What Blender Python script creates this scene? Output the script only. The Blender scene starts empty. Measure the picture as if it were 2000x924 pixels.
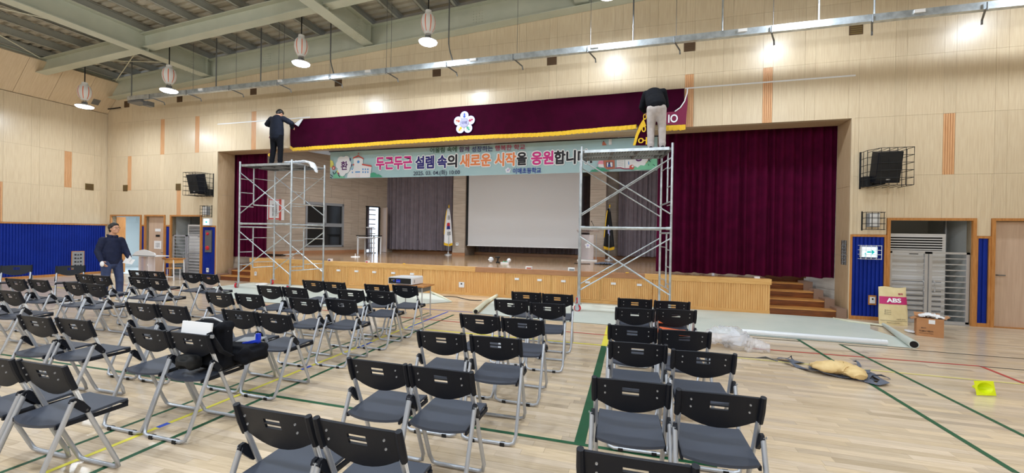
import bpy, bmesh, math, random
from mathutils import Vector, Matrix
S = bpy.context.scene
# ---------------------------------------------------------------- camera
CF, CYAW, CPIT, CROL = 805.5, -.2826, .0040, .0171
CAM = Vector((4.29, -10.155, 1.6155))
_cy, _sy, _cp, _sp = math.cos(CYAW), math.sin(CYAW), math.cos(CPIT), math.sin(CPIT)
FW = Vector((_sy*_cp, _cy*_cp, -_sp)); _r = Vector((_cy, -_sy, 0)); _u = _r.cross(FW)
RT = _r*math.cos(CROL) + _u*math.sin(CROL); UP = _u*math.cos(CROL) - _r*math.sin(CROL)
cd = bpy.data.cameras.new('camera'); cam = bpy.data.objects.new('camera', cd); S.collection.objects.link(cam)
cam.matrix_world = Matrix((( RT.x, UP.x, -FW.x, CAM.x), (RT.y, UP.y, -FW.y, CAM.y), (RT.z, UP.z, -FW.z, CAM.z), (0, 0, 0, 1)))
cd.sensor_fit = 'HORIZONTAL'; cd.sensor_width = 36; cd.lens = 36*CF/2000; cd.clip_start = .05; cd.clip_end = 200
S.camera = cam
# ---------------------------------------------------------------- view, world, daylight
S.view_settings.view_transform = 'Standard'; S.view_settings.look = 'None'
S.view_settings.exposure = -0.64; S.view_settings.gamma = 1; S.view_settings.use_curve_mapping = False
w = bpy.data.worlds.new('world'); S.world = w; w.use_nodes = True
w.node_tree.nodes['Background'].inputs[0].default_value = (.75, .85, 1, 1)
w.node_tree.nodes['Background'].inputs[1].default_value = 1.0
LAMP_W = 110
col = S.collection
random.seed(7)

def at(u, v, x=None, y=None, z=None):
    """point of a world plane seen at photo pixel (u, v)"""
    d = FW + RT*((u-1000)/CF) + UP*((462-v)/CF)
    i, c = (0, x) if x is not None else (1, y) if y is not None else (2, z)
    return CAM + d*((c-CAM[i])/d[i])
def proj(p):
    d = Vector(p)-CAM; k = d.dot(FW)
    return (1000+CF*d.dot(RT)/k, 462-CF*d.dot(UP)/k, k)

# ---------------------------------------------------------------- materials
def lin(c):
    return tuple(((v/255)/12.92 if v/255 <= .04045 else ((v/255+.055)/1.055)**2.4) for v in c)+(1,)
def mat(name, c, rough=.5, metal=0, spec=.5, emit=None, es=0, alpha=1, c2=None, sc=(1, 1, 1), ns=8, bump=0, rnd=0, trans=0, sheen=0, coat=0, det=4, lo=.35, hi=.65):
    m = bpy.data.materials.new(name); m.use_nodes = True; nt = m.node_tree; b = nt.nodes['Principled BSDF']
    b.inputs['Base Color'].default_value = lin(c); b.inputs['Roughness'].default_value = rough
    b.inputs['Metallic'].default_value = metal; b.inputs['Specular IOR Level'].default_value = spec
    b.inputs['Alpha'].default_value = alpha; b.inputs['Transmission Weight'].default_value = trans
    b.inputs['Coat Weight'].default_value = coat; b.inputs['Coat Roughness'].default_value = .12
    if sheen: b.inputs['Sheen Weight'].default_value = sheen; b.inputs['Sheen Tint'].default_value = lin(c)
    if emit: b.inputs['Emission Color'].default_value = lin(emit); b.inputs['Emission Strength'].default_value = es
    if c2 or bump or rnd:
        g = nt.nodes.new('ShaderNodeNewGeometry'); mp = nt.nodes.new('ShaderNodeMapping'); mp.inputs['Scale'].default_value = sc
        nt.links.new(g.outputs['Position'], mp.inputs['Vector'])
        n = nt.nodes.new('ShaderNodeTexNoise'); n.inputs['Scale'].default_value = ns; n.inputs['Detail'].default_value = det
        nt.links.new(mp.outputs[0], n.inputs['Vector'])
        src = None
        if c2:
            r = nt.nodes.new('ShaderNodeValToRGB'); r.color_ramp.elements[0].position = lo; r.color_ramp.elements[1].position = hi
            r.color_ramp.elements[0].color = lin(c); r.color_ramp.elements[1].color = lin(c2)
            nt.links.new(n.outputs[0], r.inputs[0]); src = r.outputs[0]
            nt.links.new(src, b.inputs['Base Color'])
        if rnd and src:
            oi = nt.nodes.new('ShaderNodeObjectInfo'); mr = nt.nodes.new('ShaderNodeMapRange')
            mr.inputs[3].default_value = 1-rnd; mr.inputs[4].default_value = 1+rnd
            hs = nt.nodes.new('ShaderNodeHueSaturation'); nt.links.new(oi.outputs['Random'], mr.inputs[0])
            nt.links.new(mr.outputs[0], hs.inputs['Value']); nt.links.new(src, hs.inputs['Color']); nt.links.new(hs.outputs[0], b.inputs['Base Color'])
        if bump:
            bp = nt.nodes.new('ShaderNodeBump'); bp.inputs['Strength'].default_value = bump; bp.inputs['Distance'].default_value = .01
            nt.links.new(n.outputs[0], bp.inputs['Height']); nt.links.new(bp.outputs[0], b.inputs['Normal'])
    return m
M = {}
M['panel'] = mat('maple_panel', (209, 188, 157), .3, c2=(220, 202, 172), sc=(16, 16, .8), ns=3, rnd=.035, spec=.5, det=6)
M['panel_top'] = mat('slope_panel', (208, 184, 150), .4, c2=(218, 196, 164), sc=(1, 16, 1), ns=3, rnd=.03, det=6)
M['ribbed'] = mat('ribbed_orange_wood', (214, 160, 112), .45, c2=(222, 172, 126), sc=(10, 10, 1), ns=3)
M['frame_wood'] = mat('frame_wood', (176, 116, 58), .4, c2=(196, 136, 76), sc=(14, 14, 1.5), ns=3)
M['blue'] = mat('blue_wainscot', (8, 36, 128), .5, spec=.18, c2=(12, 42, 140), sc=(1, 1, 1), ns=2)
M['slat'] = mat('stage_slat_wood', (214, 158, 92), .45, c2=(228, 178, 112), sc=(20, 20, 1), ns=2.2, rnd=.05)
M['edge'] = mat('stage_edge_wood', (214, 160, 92), .35, c2=(226, 178, 112), sc=(1.5, 14, 14), ns=3)
M['edge2'] = mat('stage_edge_darker', (168, 118, 84), .35, c2=(180, 130, 92), sc=(1.5, 14, 14), ns=3)
M['stage_floor'] = mat('stage_floor', (150, 118, 88), .13, c2=(182, 146, 108), sc=(1, 14, 1), ns=2.5, spec=.6)
M['alcove'] = mat('alcove_wall', (186, 188, 186), .6)
M['stringer'] = mat('stringer', (140, 112, 96), .5)
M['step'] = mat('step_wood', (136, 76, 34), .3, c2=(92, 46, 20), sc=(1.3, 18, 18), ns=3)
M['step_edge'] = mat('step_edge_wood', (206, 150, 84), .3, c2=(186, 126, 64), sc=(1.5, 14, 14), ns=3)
M['stone'] = mat('travertine_panel', (168, 152, 136), .5, c2=(186, 170, 154), sc=(1, 1, 14), ns=2, rnd=.05)
M['stone2'] = mat('grey_stone', (172, 162, 152), .5, c2=(190, 182, 172), sc=(1, 1, 8), ns=2)
M['steel'] = mat('galvanised_steel', (176, 184, 190), .38, .75, c2=(206, 214, 220), ns=9)
M['steel_d'] = mat('dull_steel', (120, 122, 124), .45, .6)
M['alum'] = mat('brushed_steel', (186, 186, 188), .4, .45)
M['girder'] = mat('pale_green_girder', (198, 200, 182), .55, c2=(190, 194, 176), ns=2)
M['purlin'] = mat('purlin_paint', (160, 160, 150), .6)
M['deck'] = mat('roof_deck', (196, 188, 170), .6, c2=(180, 174, 158), ns=3)
M['maroon'] = mat('maroon_velvet', (78, 6, 42), .9, c2=(66, 5, 36), ns=4, sheen=.15, spec=.08)
M['maroon2'] = mat('maroon_valance', (58, 3, 32), .85, c2=(50, 3, 27), ns=4, spec=.06)
M['maroon_l'] = mat('maroon_back', (122, 26, 66), .8)
M['greycur'] = mat('grey_drape', (132, 122, 130), .85, c2=(122, 112, 120), ns=4)
M['gold'] = mat('gold_fringe', (240, 196, 30), .6, c2=(222, 170, 16), sc=(40, 40, 3), ns=4)
M['screen'] = mat('screen_cloth', (204, 202, 202), .8)
M['black'] = mat('black_plastic', (20, 23, 32), .5, spec=.25)
M['seat'] = mat('seat_plastic', (60, 65, 77), .52, spec=.35)
M['blackm'] = mat('matt_black', (14, 14, 16), .7)
M['chairm'] = mat('chair_metal', (186, 190, 198), .35, .55)
M['white'] = mat('white_paint', (232, 232, 234), .4)
M['paper'] = mat('paper', (238, 238, 240), .7)
M['offwhite'] = mat('off_white', (226, 224, 222), .5)
M['grey'] = mat('grey_plastic', (140, 142, 146), .5)
M['dark'] = mat('dark_void', (20, 18, 18), .9)
M['brown'] = mat('brown_grille', (86, 62, 38), .6)
M['olive'] = mat('olive_grille', (112, 92, 44), .6)
M['doorwood'] = mat('beige_door', (196, 168, 146), .4, c2=(206, 180, 158), sc=(18, 18, 1), ns=2)
M['mat'] = mat('vinyl_sheet', (206, 212, 204), .5, c2=(198, 206, 198), ns=2)
M['matb'] = mat('vinyl_back', (222, 220, 196), .55)
M['skin'] = mat('skin', (206, 156, 128), .5)
M['hair'] = mat('black_hair', (18, 16, 16), .5, c2=(30, 26, 25), sc=(30, 30, 6), ns=5, bump=.5)
M['navy'] = mat('navy_quilt', (26, 34, 64), .7, spec=.3, c2=(20, 27, 54), ns=14, bump=.4)
M['char'] = mat('charcoal_knit', (28, 33, 46), .85, spec=.2, c2=(24, 28, 40), ns=20, bump=.3)
M['blackc'] = mat('black_cloth', (16, 18, 25), .9, spec=.2, c2=(13, 14, 20), ns=9, bump=.4)
M['jeans'] = mat('blue_jeans', (56, 70, 108), .8, c2=(44, 56, 92), ns=9, bump=.3)
M['beigec'] = mat('light_trousers', (190, 180, 176), .8, c2=(174, 164, 160), ns=10, bump=.5)
M['orange'] = mat('orange_stripe', (226, 104, 56), .5)
M['red'] = mat('red', (196, 24, 44), .45)
M['kblue'] = mat('flag_blue', (28, 38, 120), .6)
M['yellow'] = mat('neon_yellow', (226, 240, 20), .45, emit=None)
M['blueplastic'] = mat('blue_plastic', (28, 60, 200), .4)
M['card'] = mat('cardboard', (186, 134, 92), .8, c2=(176, 124, 82), ns=6)
M['kraft'] = mat('kraft_paper', (224, 206, 160), .75, c2=(212, 192, 144), ns=6, bump=.3)
M['magenta'] = mat('magenta_band', (188, 32, 104), .6)
M['tan'] = mat('tan_canvas', (228, 200, 146), .8, c2=(210, 178, 122), ns=9, bump=.6)
M['strap'] = mat('grey_strap', (92, 98, 112), .8)
M['glass'] = mat('dark_glass', (14, 16, 18), .08, spec=.8)
M['acryl'] = mat('acrylic', (236, 226, 226), .12, alpha=.42)
M['film'] = mat('clear_film', (240, 242, 250), .12, alpha=.36, spec=.9, bump=.6, ns=30)
M['film2'] = mat('white_film', (236, 240, 246), .18, alpha=.85, spec=.8, bump=.3, ns=14)
M['lampglow'] = mat('lamp_glow', (255, 255, 255), .5, emit=(236, 242, 255), es=28)
M['sign'] = mat('lit_sign', (220, 245, 255), .5, emit=(196, 236, 255), es=1.6)
M['signarrow'] = mat('lit_sign_arrow', (0, 150, 140), .5, emit=(10, 190, 190), es=.8)
M['daylight'] = mat('daylight_pane', (255, 255, 255), .5, emit=(205, 228, 255), es=3.2)
M['palewall'] = mat('pale_room_wall', (206, 216, 220), .6)
M['bann'] = mat('banner_blue', (168, 200, 208), .6, c2=(176, 206, 212), sc=(1, 1, 1), ns=1.5)
def flat(n, c): M[n] = mat(n, c, .6)
for n, c in dict(t_mag=(216, 40, 140), t_navy=(32, 24, 120), t_blk=(24, 22, 34), t_org=(240, 140, 84), t_grn=(30, 84, 56), t_pur=(86, 20, 100), t_cri=(176, 30, 84), t_dnav=(34, 44, 80), t_blu=(36, 66, 160), t_wht=(242, 244, 248), b_green=(70, 160, 128), b_mint=(124, 200, 164), b_dgreen=(24, 74, 72), b_red=(206, 84, 74), b_brick=(190, 108, 84), b_pink=(238, 150, 172), b_sky=(84, 150, 216), b_yel=(228, 220, 110), b_white=(236, 236, 240), b_ochre=(222, 176, 92), e_lav=(176, 176, 222), e_white=(232, 234, 246), l_green=(6, 78, 44), l_yel=(224, 212, 70), l_red=(178, 58, 52), l_blue=(52, 84, 190), l_blk=(48, 52, 44), l_pyel=(216, 204, 124)).items(): flat(n, c)
# floor boards: colour comes from a per-board attribute
def board_mat():
    m = mat('maple_boards', (205, 178, 138), .2, c2=(214, 190, 152), sc=(1.2, 16, 1), ns=4, spec=.5, det=5)
    nt = m.node_tree; b = nt.nodes['Principled BSDF']; a = nt.nodes.new('ShaderNodeAttribute'); a.attribute_name = 'tone'
    r = [n for n in nt.nodes if n.type == 'VALTORGB'][0]; r.color_ramp.elements[0].position = .3; r.color_ramp.elements[1].position = .7
    r.color_ramp.elements[0].color = (.84, .82, .79, 1); r.color_ramp.elements[1].color = (1.04, 1.04, 1.04, 1)
    mx = nt.nodes.new('ShaderNodeMix'); mx.data_type = 'RGBA'; mx.blend_type = 'MULTIPLY'; mx.inputs[0].default_value = 1
    nt.links.new(a.outputs['Color'], mx.inputs[6]); nt.links.new(r.outputs[0], mx.inputs[7]); nt.links.new(mx.outputs[2], b.inputs['Base Color'])
    return m
M['board'] = board_mat()

# ---------------------------------------------------------------- mesh helpers
def tag(o, label=None, cat=None, group=None, kind=None):
    if label: o['label'] = label
    if cat: o['category'] = cat
    if group: o['group'] = group
    if kind: o['kind'] = kind
    return o
def empty(name, loc=(0, 0, 0), label=None, cat=None, group=None, kind=None):
    o = bpy.data.objects.new(name, None); col.objects.link(o); o.location = loc; o.empty_display_size = .1
    return tag(o, label, cat, group, kind)
def wloc(o):
    v = Vector((0, 0, 0))
    while o: v += o.location; o = o.parent
    return v
class MB:
    def __init__(s): s.v = []; s.f = []; s.m = []; s.mi = 0; s.mats = []
    def use(s, m):
        if m not in s.mats: s.mats.append(m)
        s.mi = s.mats.index(m); return s
    def add(s, vs, fs):
        n = len(s.v); s.v += [tuple(v) for v in vs]; s.f += [tuple(n+i for i in f) for f in fs]; s.m += [s.mi]*len(fs); return s
    def box(s, x0, x1, y0, y1, z0, z1, rz=0, piv=None):
        vs = [(x, y, z) for z in (z0, z1) for y in (y0, y1) for x in (x0, x1)]
        if rz:
            px, py = piv or ((x0+x1)/2, (y0+y1)/2); c, q = math.cos(rz), math.sin(rz)
            vs = [(px+(x-px)*c-(y-py)*q, py+(x-px)*q+(y-py)*c, z) for x, y, z in vs]
        return s.add(vs, [(0, 2, 3, 1), (4, 5, 7, 6), (0, 1, 5, 4), (1, 3, 7, 5), (3, 2, 6, 7), (2, 0, 4, 6)])
    def obox(s, c, ax, ay, az):
        c = Vector(c); vs = [c+Vector(ax)*i+Vector(ay)*j+Vector(az)*k for k in (-.5, .5) for j in (-.5, .5) for i in (-.5, .5)]
        return s.add(vs, [(0, 2, 3, 1), (4, 5, 7, 6), (0, 1, 5, 4), (1, 3, 7, 5), (3, 2, 6, 7), (2, 0, 4, 6)])
    def tube(s, pts, r, n=8, cap=True, flat=1):
        pts = [Vector(p) for p in pts]; rs = r if isinstance(r, (list, tuple)) else [r]*len(pts); rings = []
        for i, p in enumerate(pts):
            d = (pts[min(i+1, len(pts)-1)]-pts[max(i-1, 0)]).normalized()
            a = d.cross(Vector((0, 0, 1)));
            if a.length < .05: a = d.cross(Vector((0, 1, 0)))
            a.normalize(); b = a.cross(d)
            rings.append([p+(a*math.cos(2*math.pi*k/n)+b*math.sin(2*math.pi*k/n)*flat)*rs[i] for k in range(n)])
        vs = [q for g in rings for q in g]; fs = []
        for i in range(len(pts)-1):
            for k in range(n):
                a, b = i*n+k, i*n+(k+1) % n; fs.append((a, b, b+n, a+n))
        if cap: fs += [tuple(range(n))[::-1], tuple((len(pts)-1)*n+k for k in range(n))]
        return s.add(vs, fs)
    def bar(s, p, q, wd, h=None):
        p, q = Vector(p), Vector(q); d = q-p; a = d.cross(Vector((0, 0, 1)))
        if a.length < 1e-4: a = Vector((1, 0, 0))
        a.normalize(); b = a.cross(d).normalized()
        return s.obox((p+q)/2, a*wd, d, b*(h or wd))
    def lathe(s, prof, c=(0, 0, 0), n=20, sy=1, mf=None):
        c = Vector(c); vs = []; fs = []
        for r, z in prof: vs += [(c.x+r*math.cos(2*math.pi*k/n), c.y+r*sy*math.sin(2*math.pi*k/n), c.z+z) for k in range(n)]
        b0 = len(s.v); s.v += vs
        for i in range(len(prof)-1):
            for k in range(n):
                a, b = i*n+k, i*n+(k+1) % n; s.f.append((b0+a, b0+b, b0+b+n, b0+a+n)); s.m.append(mf(i, k) if mf else s.mi)
        return s
    def ell(s, c, r, n=14, m=8, R=None):
        c = Vector(c); r = (r, r, r) if isinstance(r, (int, float)) else r; vs = []
        for i in range(m+1):
            t = math.pi*i/m
            for k in range(n):
                p = 2*math.pi*k/n; q = Vector((r[0]*math.sin(t)*math.cos(p), r[1]*math.sin(t)*math.sin(p), r[2]*math.cos(t)))
                vs.append(c+(R @ q if R else q))
        fs = [(i*n+k, (i+1)*n+k, (i+1)*n+(k+1) % n, i*n+(k+1) % n) for i in range(m) for k in range(n)]
        return s.add(vs, fs)
    def poly(s, pts, off=None, th=None):
        """flat polygon, or prism when off (a vector) is given"""
        n = len(pts); pts = [Vector(p) for p in pts]
        if off is None: return s.add(pts, [tuple(range(n))])
        o = Vector(off); vs = pts+[p+o for p in pts]
        return s.add(vs, [tuple(range(n))[::-1], tuple(range(n, 2*n))]+[(i, (i+1) % n, (i+1) % n+n, i+n) for i in range(n)])
    def grid(s, fn, nu, nv, skip=None):
        vs = [fn(i/nu, j/nv) for j in range(nv+1) for i in range(nu+1)]
        fs = [(j*(nu+1)+i, j*(nu+1)+i+1, (j+1)*(nu+1)+i+1, (j+1)*(nu+1)+i) for j in range(nv) for i in range(nu) if not (skip and skip(i, j))]
        return s.add(vs, fs)
    def build(s, name, m=None, parent=None, smooth=False, ang=35, label=None, solid=0, local=False, loc=None, kind=None):
        me = bpy.data.meshes.new(name)
        o3 = Vector((0, 0, 0)) if local or parent is None else wloc(parent)
        off = o3+(Vector(loc) if loc is not None else Vector((0, 0, 0)))
        me.from_pydata([(v[0]-off.x, v[1]-off.y, v[2]-off.z) for v in s.v], [], s.f)
        if s.mats and m is None:
            for k in s.mats: me.materials.append(M[k])
            me.polygons.foreach_set('material_index', s.m)
        else: me.materials.append(M[m])
        bm = bmesh.new(); bm.from_mesh(me); bmesh.ops.remove_doubles(bm, verts=bm.verts, dist=1e-5)
        if not solid: bmesh.ops.recalc_face_normals(bm, faces=bm.faces)
        else: bmesh.ops.solidify(bm, geom=bm.faces[:], thickness=solid); bmesh.ops.recalc_face_normals(bm, faces=bm.faces)
        bm.to_mesh(me); bm.free()
        if smooth:
            me.polygons.foreach_set('use_smooth', [True]*len(me.polygons)); me.set_sharp_from_angle(angle=math.radians(ang))
        o = bpy.data.objects.new(name, me); col.objects.link(o)
        if parent: o.parent = parent
        if loc is not None: o.location = Vector(loc)
        return tag(o, label, kind=kind)
_bc = {}
def block(name, x0, x1, y0, y1, z0, z1, m, parent=None, label=None):
    """box piece sharing mesh data with pieces of the same size"""
    k = (name, round(x1-x0, 3), round(y1-y0, 3), round(z1-z0, 3), m)
    if k not in _bc:
        a, b, c = (x1-x0)/2, (y1-y0)/2, (z1-z0)/2
        t = MB().box(-a, a, -b, b, -c, c); me = bpy.data.meshes.new(name); me.from_pydata(t.v, [], t.f); me.materials.append(M[m]); _bc[k] = me
    o = bpy.data.objects.new(name, _bc[k]); col.objects.link(o)
    o.location = Vector(((x0+x1)/2, (y0+y1)/2, (z0+z1)/2))-(wloc(parent) if parent else Vector((0, 0, 0)))
    if parent: o.parent = parent
    return tag(o, label)
def copy_tree(o, parent=None):
    c = o.copy(); col.objects.link(c)
    if parent: c.parent = parent
    for ch in list(o.children): copy_tree(ch, c)
    return c
def evaluated(o, name, m, parent=None):
    """freeze modifiers into plain mesh data"""
    dg = bpy.context.evaluated_depsgraph_get(); dg.update()
    me = bpy.data.meshes.new_from_object(o.evaluated_get(dg)); me.name = name
    old = o.data; bpy.data.objects.remove(o); bpy.data.meshes.remove(old)
    me.materials.clear(); me.materials.append(M[m]); me.polygons.foreach_set('use_smooth', [True]*len(me.polygons))
    q = bpy.data.objects.new(name, me); col.objects.link(q)
    if parent: q.parent = parent; q.location = -wloc(parent)
    return q
def blob(mb, name, m, parent=None, vox=.012, sm=4, loc=None):
    """fuse overlapping volumes into one continuous surface"""
    me = bpy.data.meshes.new(name); off = Vector(loc) if loc is not None else Vector((0, 0, 0))
    me.from_pydata([tuple(Vector(v)-off) for v in mb.v], [], mb.f); o = bpy.data.objects.new('tmp', me); col.objects.link(o)
    bm = bmesh.new(); bm.from_mesh(me); bmesh.ops.remove_doubles(bm, verts=bm.verts, dist=1e-6); bmesh.ops.recalc_face_normals(bm, faces=bm.faces); bm.to_mesh(me); bm.free()
    r = o.modifiers.new('r', 'REMESH'); r.mode = 'VOXEL'; r.voxel_size = vox
    if sm: k = o.modifiers.new('s', 'SMOOTH'); k.iterations = sm; k.factor = .5
    q = evaluated(o, name, m, parent)
    if loc is not None and not parent: q.location = off
    return q
_txt = {}
def text(s, x0, x1, z0, z1, y, m, name='lettering', parent=None, off=0, bold=0, up=(0, 0, 1), rt=(1, 0, 0), org=None, th=.002, glyphbox=True):
    """lettering as a thin mesh filling the box x0..x1, z0..z1 of the plane y (or org + rt*x + up*z)"""
    cu = bpy.data.curves.new('t', 'FONT'); cu.body = s; cu.size = 1; cu.offset = min(off, .012); cu.resolution_u = 3; bold = bold or (off if off > .012 else 0)
    o = bpy.data.objects.new('t', cu); col.objects.link(o); me = bpy.data.meshes.new_from_object(o)
    bpy.data.objects.remove(o); bpy.data.curves.remove(cu)
    xs = [v.co.x for v in me.vertices]; ys = [v.co.y for v in me.vertices]
    if not xs: return None
    a, b, c, d = min(xs), max(xs), min(ys), max(ys); rt = Vector(rt); up = Vector(up); nrm = rt.cross(up)
    for v in me.vertices:
        X = x0+(v.co.x-a)/(b-a or 1)*(x1-x0); Z = z0+(v.co.y-c)/(d-c or 1)*(z1-z0)
        v.co = (org if org is not None else Vector((0, y, 0)))+rt*X+up*Z
    if bold:   # heavier strokes: the same glyphs again, shifted a little every way
        h = (z1-z0)*bold*.55; bm = bmesh.new(); bm.from_mesh(me); src = bm.verts[:]+bm.edges[:]+bm.faces[:]
        for k in range(8):
            r = bmesh.ops.duplicate(bm, geom=src); a = math.pi*k/4
            for e in r['geom']:
                if isinstance(e, bmesh.types.BMVert): e.co += rt*(h*math.cos(a))+up*(h*math.sin(a))+nrm*(.00002*(k+1))
        bm.to_mesh(me); bm.free()
    me.materials.clear(); me.materials.append(M[m]); me.name = name
    q = bpy.data.objects.new(name, me); col.objects.link(q)
    if parent: q.parent = parent; q.location = -wloc(parent)
    return q
# ================================================================ SETTING
W, ZT, ZW, ZD, XL, XR, YB = 8.63, 4.147, 1.747, 2.04, -13.82, 13.9, -20.0
def ztop(x): return 7.06+.05*x        # top of the panelling, follows the roof slope
def zbeam(x): return 7.51+.057*x      # top of the steel
DOORS = [(-13.55, -12.1), (-11.84, -10.96), (-10.62, -9.31), (9.31, 10.62), (10.96, 11.84)]
# ---- floor
floor = MB().box(XL-.3, XR+.3, YB-.3, 0, -.12, -.006).box(-W, W, 0, 1.4, -.12, -.006).build('floor', 'board', kind='structure')
def tone(rg):
    t = rg.uniform(-1, 1); k = 1+.13*t
    if rg.random() < .12: k *= .84
    base = (.66, .53, .385)
    h = rg.uniform(-.035, .035)
    return (base[0]*k*(1+h*.5), base[1]*k, base[2]*k*(1-h*1.6), 1)
def set_tone(me, cols):
    a = me.attributes.new('tone', 'FLOAT_COLOR', 'POINT'); fl = []
    for c in cols: fl += list(c)*8
    a.data.foreach_set('color', fl)
set_tone(floor.data, [(.52, .41, .29, 1)]*(len(floor.data.vertices)//8))
rg = random.Random(3); cand = []; BW = .076
y = -.001
while y > -13:
    x = XL-rg.uniform(0, .6)
    while x < XR:
        L = rg.uniform(.45, 1.0)
        cand.append((x, min(x+L, XR), y-BW, y)); x += L
    y -= BW
vis = []
for i, c in enumerate(cand):
    cx, cy_ = (c[0]+c[1])/2, (c[2]+c[3])/2; u, v, k = proj((cx, cy_, 0))
    if k > .5 and 0 < u < 2000 and v < 924: vis.append((k, i))
near = set(i for k, i in sorted(vis)[:280])
g = .0006; rest = MB(); tones = []
for i, c in enumerate(cand):
    if c[2] < -9.9 and i not in near and c[2] < -11: continue
    dz = -rg.uniform(0, .0005)
    if i in near:
        b = MB().box(c[0]+g, c[1]-g, c[2]+g, c[3]-g, -.012, dz).build('floor_board', 'board', floor); set_tone(b.data, [tone(rg)])
    else:
        rest.box(c[0]+g, c[1]-g, c[2]+g, c[3]-g, -.012, dz); tones.append(tone(rg))
me = bpy.data.meshes.new('floor_boards'); me.from_pydata(rest.v, [], rest.f); me.materials.append(M['board']); set_tone(me, tones)
o = bpy.data.objects.new('floor_boards', me); col.objects.link(o); o.parent = floor; tag(o, kind='stuff')
def line(m, a, b, wd, z=.0006):
    a, b = Vector(a), Vector(b); d = (b-a).normalized(); n = Vector((-d.y, d.x, 0))*wd/2
    MB().poly([Vector((p.x, p.y, z)) for p in (a-n, b-n, b+n, a+n)], (0, 0, .0007)).build('court_line', m, floor)
def pl(m, p, q, wd, z=.0006): line(m, at(*p, z=0), at(*q, z=0), wd, z)
def ext(x, y0, y1, m, wd, z=.0006): line(m, (x, y0, 0), (x, y1, 0), wd, z)
xa = at(500, 784, z=0).x; xb = at(0, 924, z=0).x; xb = at(500, 737, z=0).x
ext(xa, -9.9, at(887, 615, z=0).y, 'l_green', .042); ext(xb, -9.9, at(839, 611, z=0).y, 'l_green', .035)
xc = at(1159, 759, z=0).x; ext(xc, at(1133, 868, z=0).y, at(1181, 676, z=0).y, 'l_green', .085); ext(xc, at(1181, 676, z=0).y, at(1187, 637, z=0).y, 'l_yel', .085)
pl('l_green', (213, 723), (1000, 847), .04, .0013); pl('l_green', (1000, 847), (1400, 911), .04, .0013); pl('l_green', (0, 692), (213, 723), .035, .0013)
xy = at(500, 758, z=0).x; ext(xy, -9.6, -3.3, 'l_yel', .04); ext(xy, at(300, 834, z=0).y, at(323, 825, z=0).y, 'l_blue', .045, .0014); ext(xy, at(585, 722, z=0).y, at(605, 714, z=0).y, 'l_blue', .045, .0014)
ext(xy+.02, at(700, 680, z=0).y, at(727, 668, z=0).y, 'l_blue', .045, .0014); pl('l_blue', (797, 640), (875, 609), .035, .002); pl('l_blue', (740, 597), (960, 613), .03, .0016)
pl('l_red', (460, 591), (1186, 655), .035, .0018); pl('l_red', (1470, 681), (1915, 715.5), .04, .0018); pl('l_red', (1915, 715.5), (2010, 753), .045, .0018)
pl('l_yel', (832, 644), (1190, 676), .04, .0022); pl('l_pyel', (1440, 699), (2010, 752), .035, .0022)
pl('l_green', (1550, 658), (1985, 924), .045, .0026); pl('l_green', (1640, 672.5), (2010, 857), .04, .0026)
pl('l_blk', (1470, 660), (1565, 667), .03, .003); pl('l_blk', (1640, 673), (2010, 702), .022, .003); pl('l_blk', (1915, 716), (2010, 724), .022, .003); pl('l_blk', (1440, 697), (1520, 702), .02, .003)
pl('l_blk', (130, 600), (60, 612), .02, .003); pl('l_red', (240, 556), (420, 575), .03, .003); pl('l_yel', (100, 560), (330, 590), .03, .003)
# ---- front wall: backing, then each panel
wf = MB().use('panel')
xs = [XL]+[e for d in DOORS[:3] for e in d]+[-W]
for a, b in ((XL, DOORS[0][0]), (DOORS[0][1], DOORS[1][0]), (DOORS[1][1], DOORS[2][0]), (DOORS[2][1], -W), (W, DOORS[3][0]), (DOORS[3][1], DOORS[4][0]), (DOORS[4][1], XR)):
    wf.box(a, b, .024, .14, 0, ZD)
wf.box(XL, -W, .024, .14, ZD, ZT).box(W, XR, .024, .14, ZD, ZT)
wf.add([(x, yy, z) for yy in (.024, .14) for x, z in ((XL, ZT), (XR, ZT), (XR, ztop(XR)-.02), (XL, ztop(XL)-.02))], [(0, 1, 2, 3), (7, 6, 5, 4), (0, 4, 5, 1), (1, 5, 6, 2), (2, 6, 7, 3), (3, 7, 4, 0)])
wall = wf.build('wall_front', kind='structure')
LV = [(ZW, ZW+1.2), (ZW+1.2, ZT), (ZT, ZT+1.2), (ZT+1.2, ZT+2.4), (ZT+2.4, ZT+3.6)]
G = .0014
ribs = {(2, 0), (2, 2), (2, -16), (2, -19), (2, -21), (1, 6), (1, -23), (0, -20)}
def ribbed(name, x0, x1, z0, z1, parent, along='x', c=0, m='ribbed'):
    n = 5; t = MB(); p = (x1-x0)/n
    for i in range(n):
        a = x0+i*p
        if along == 'x': t.box(a+.004, a+p-.004, .003, .021, z0, z1)
        else: t.box(c-.003, c+.012, a+.004, a+p-.004, z0, z1)
    if along == 'x': t.box(x0, x1, .018, .022, z0, z1)
    return t.build(name, m, parent)
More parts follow.
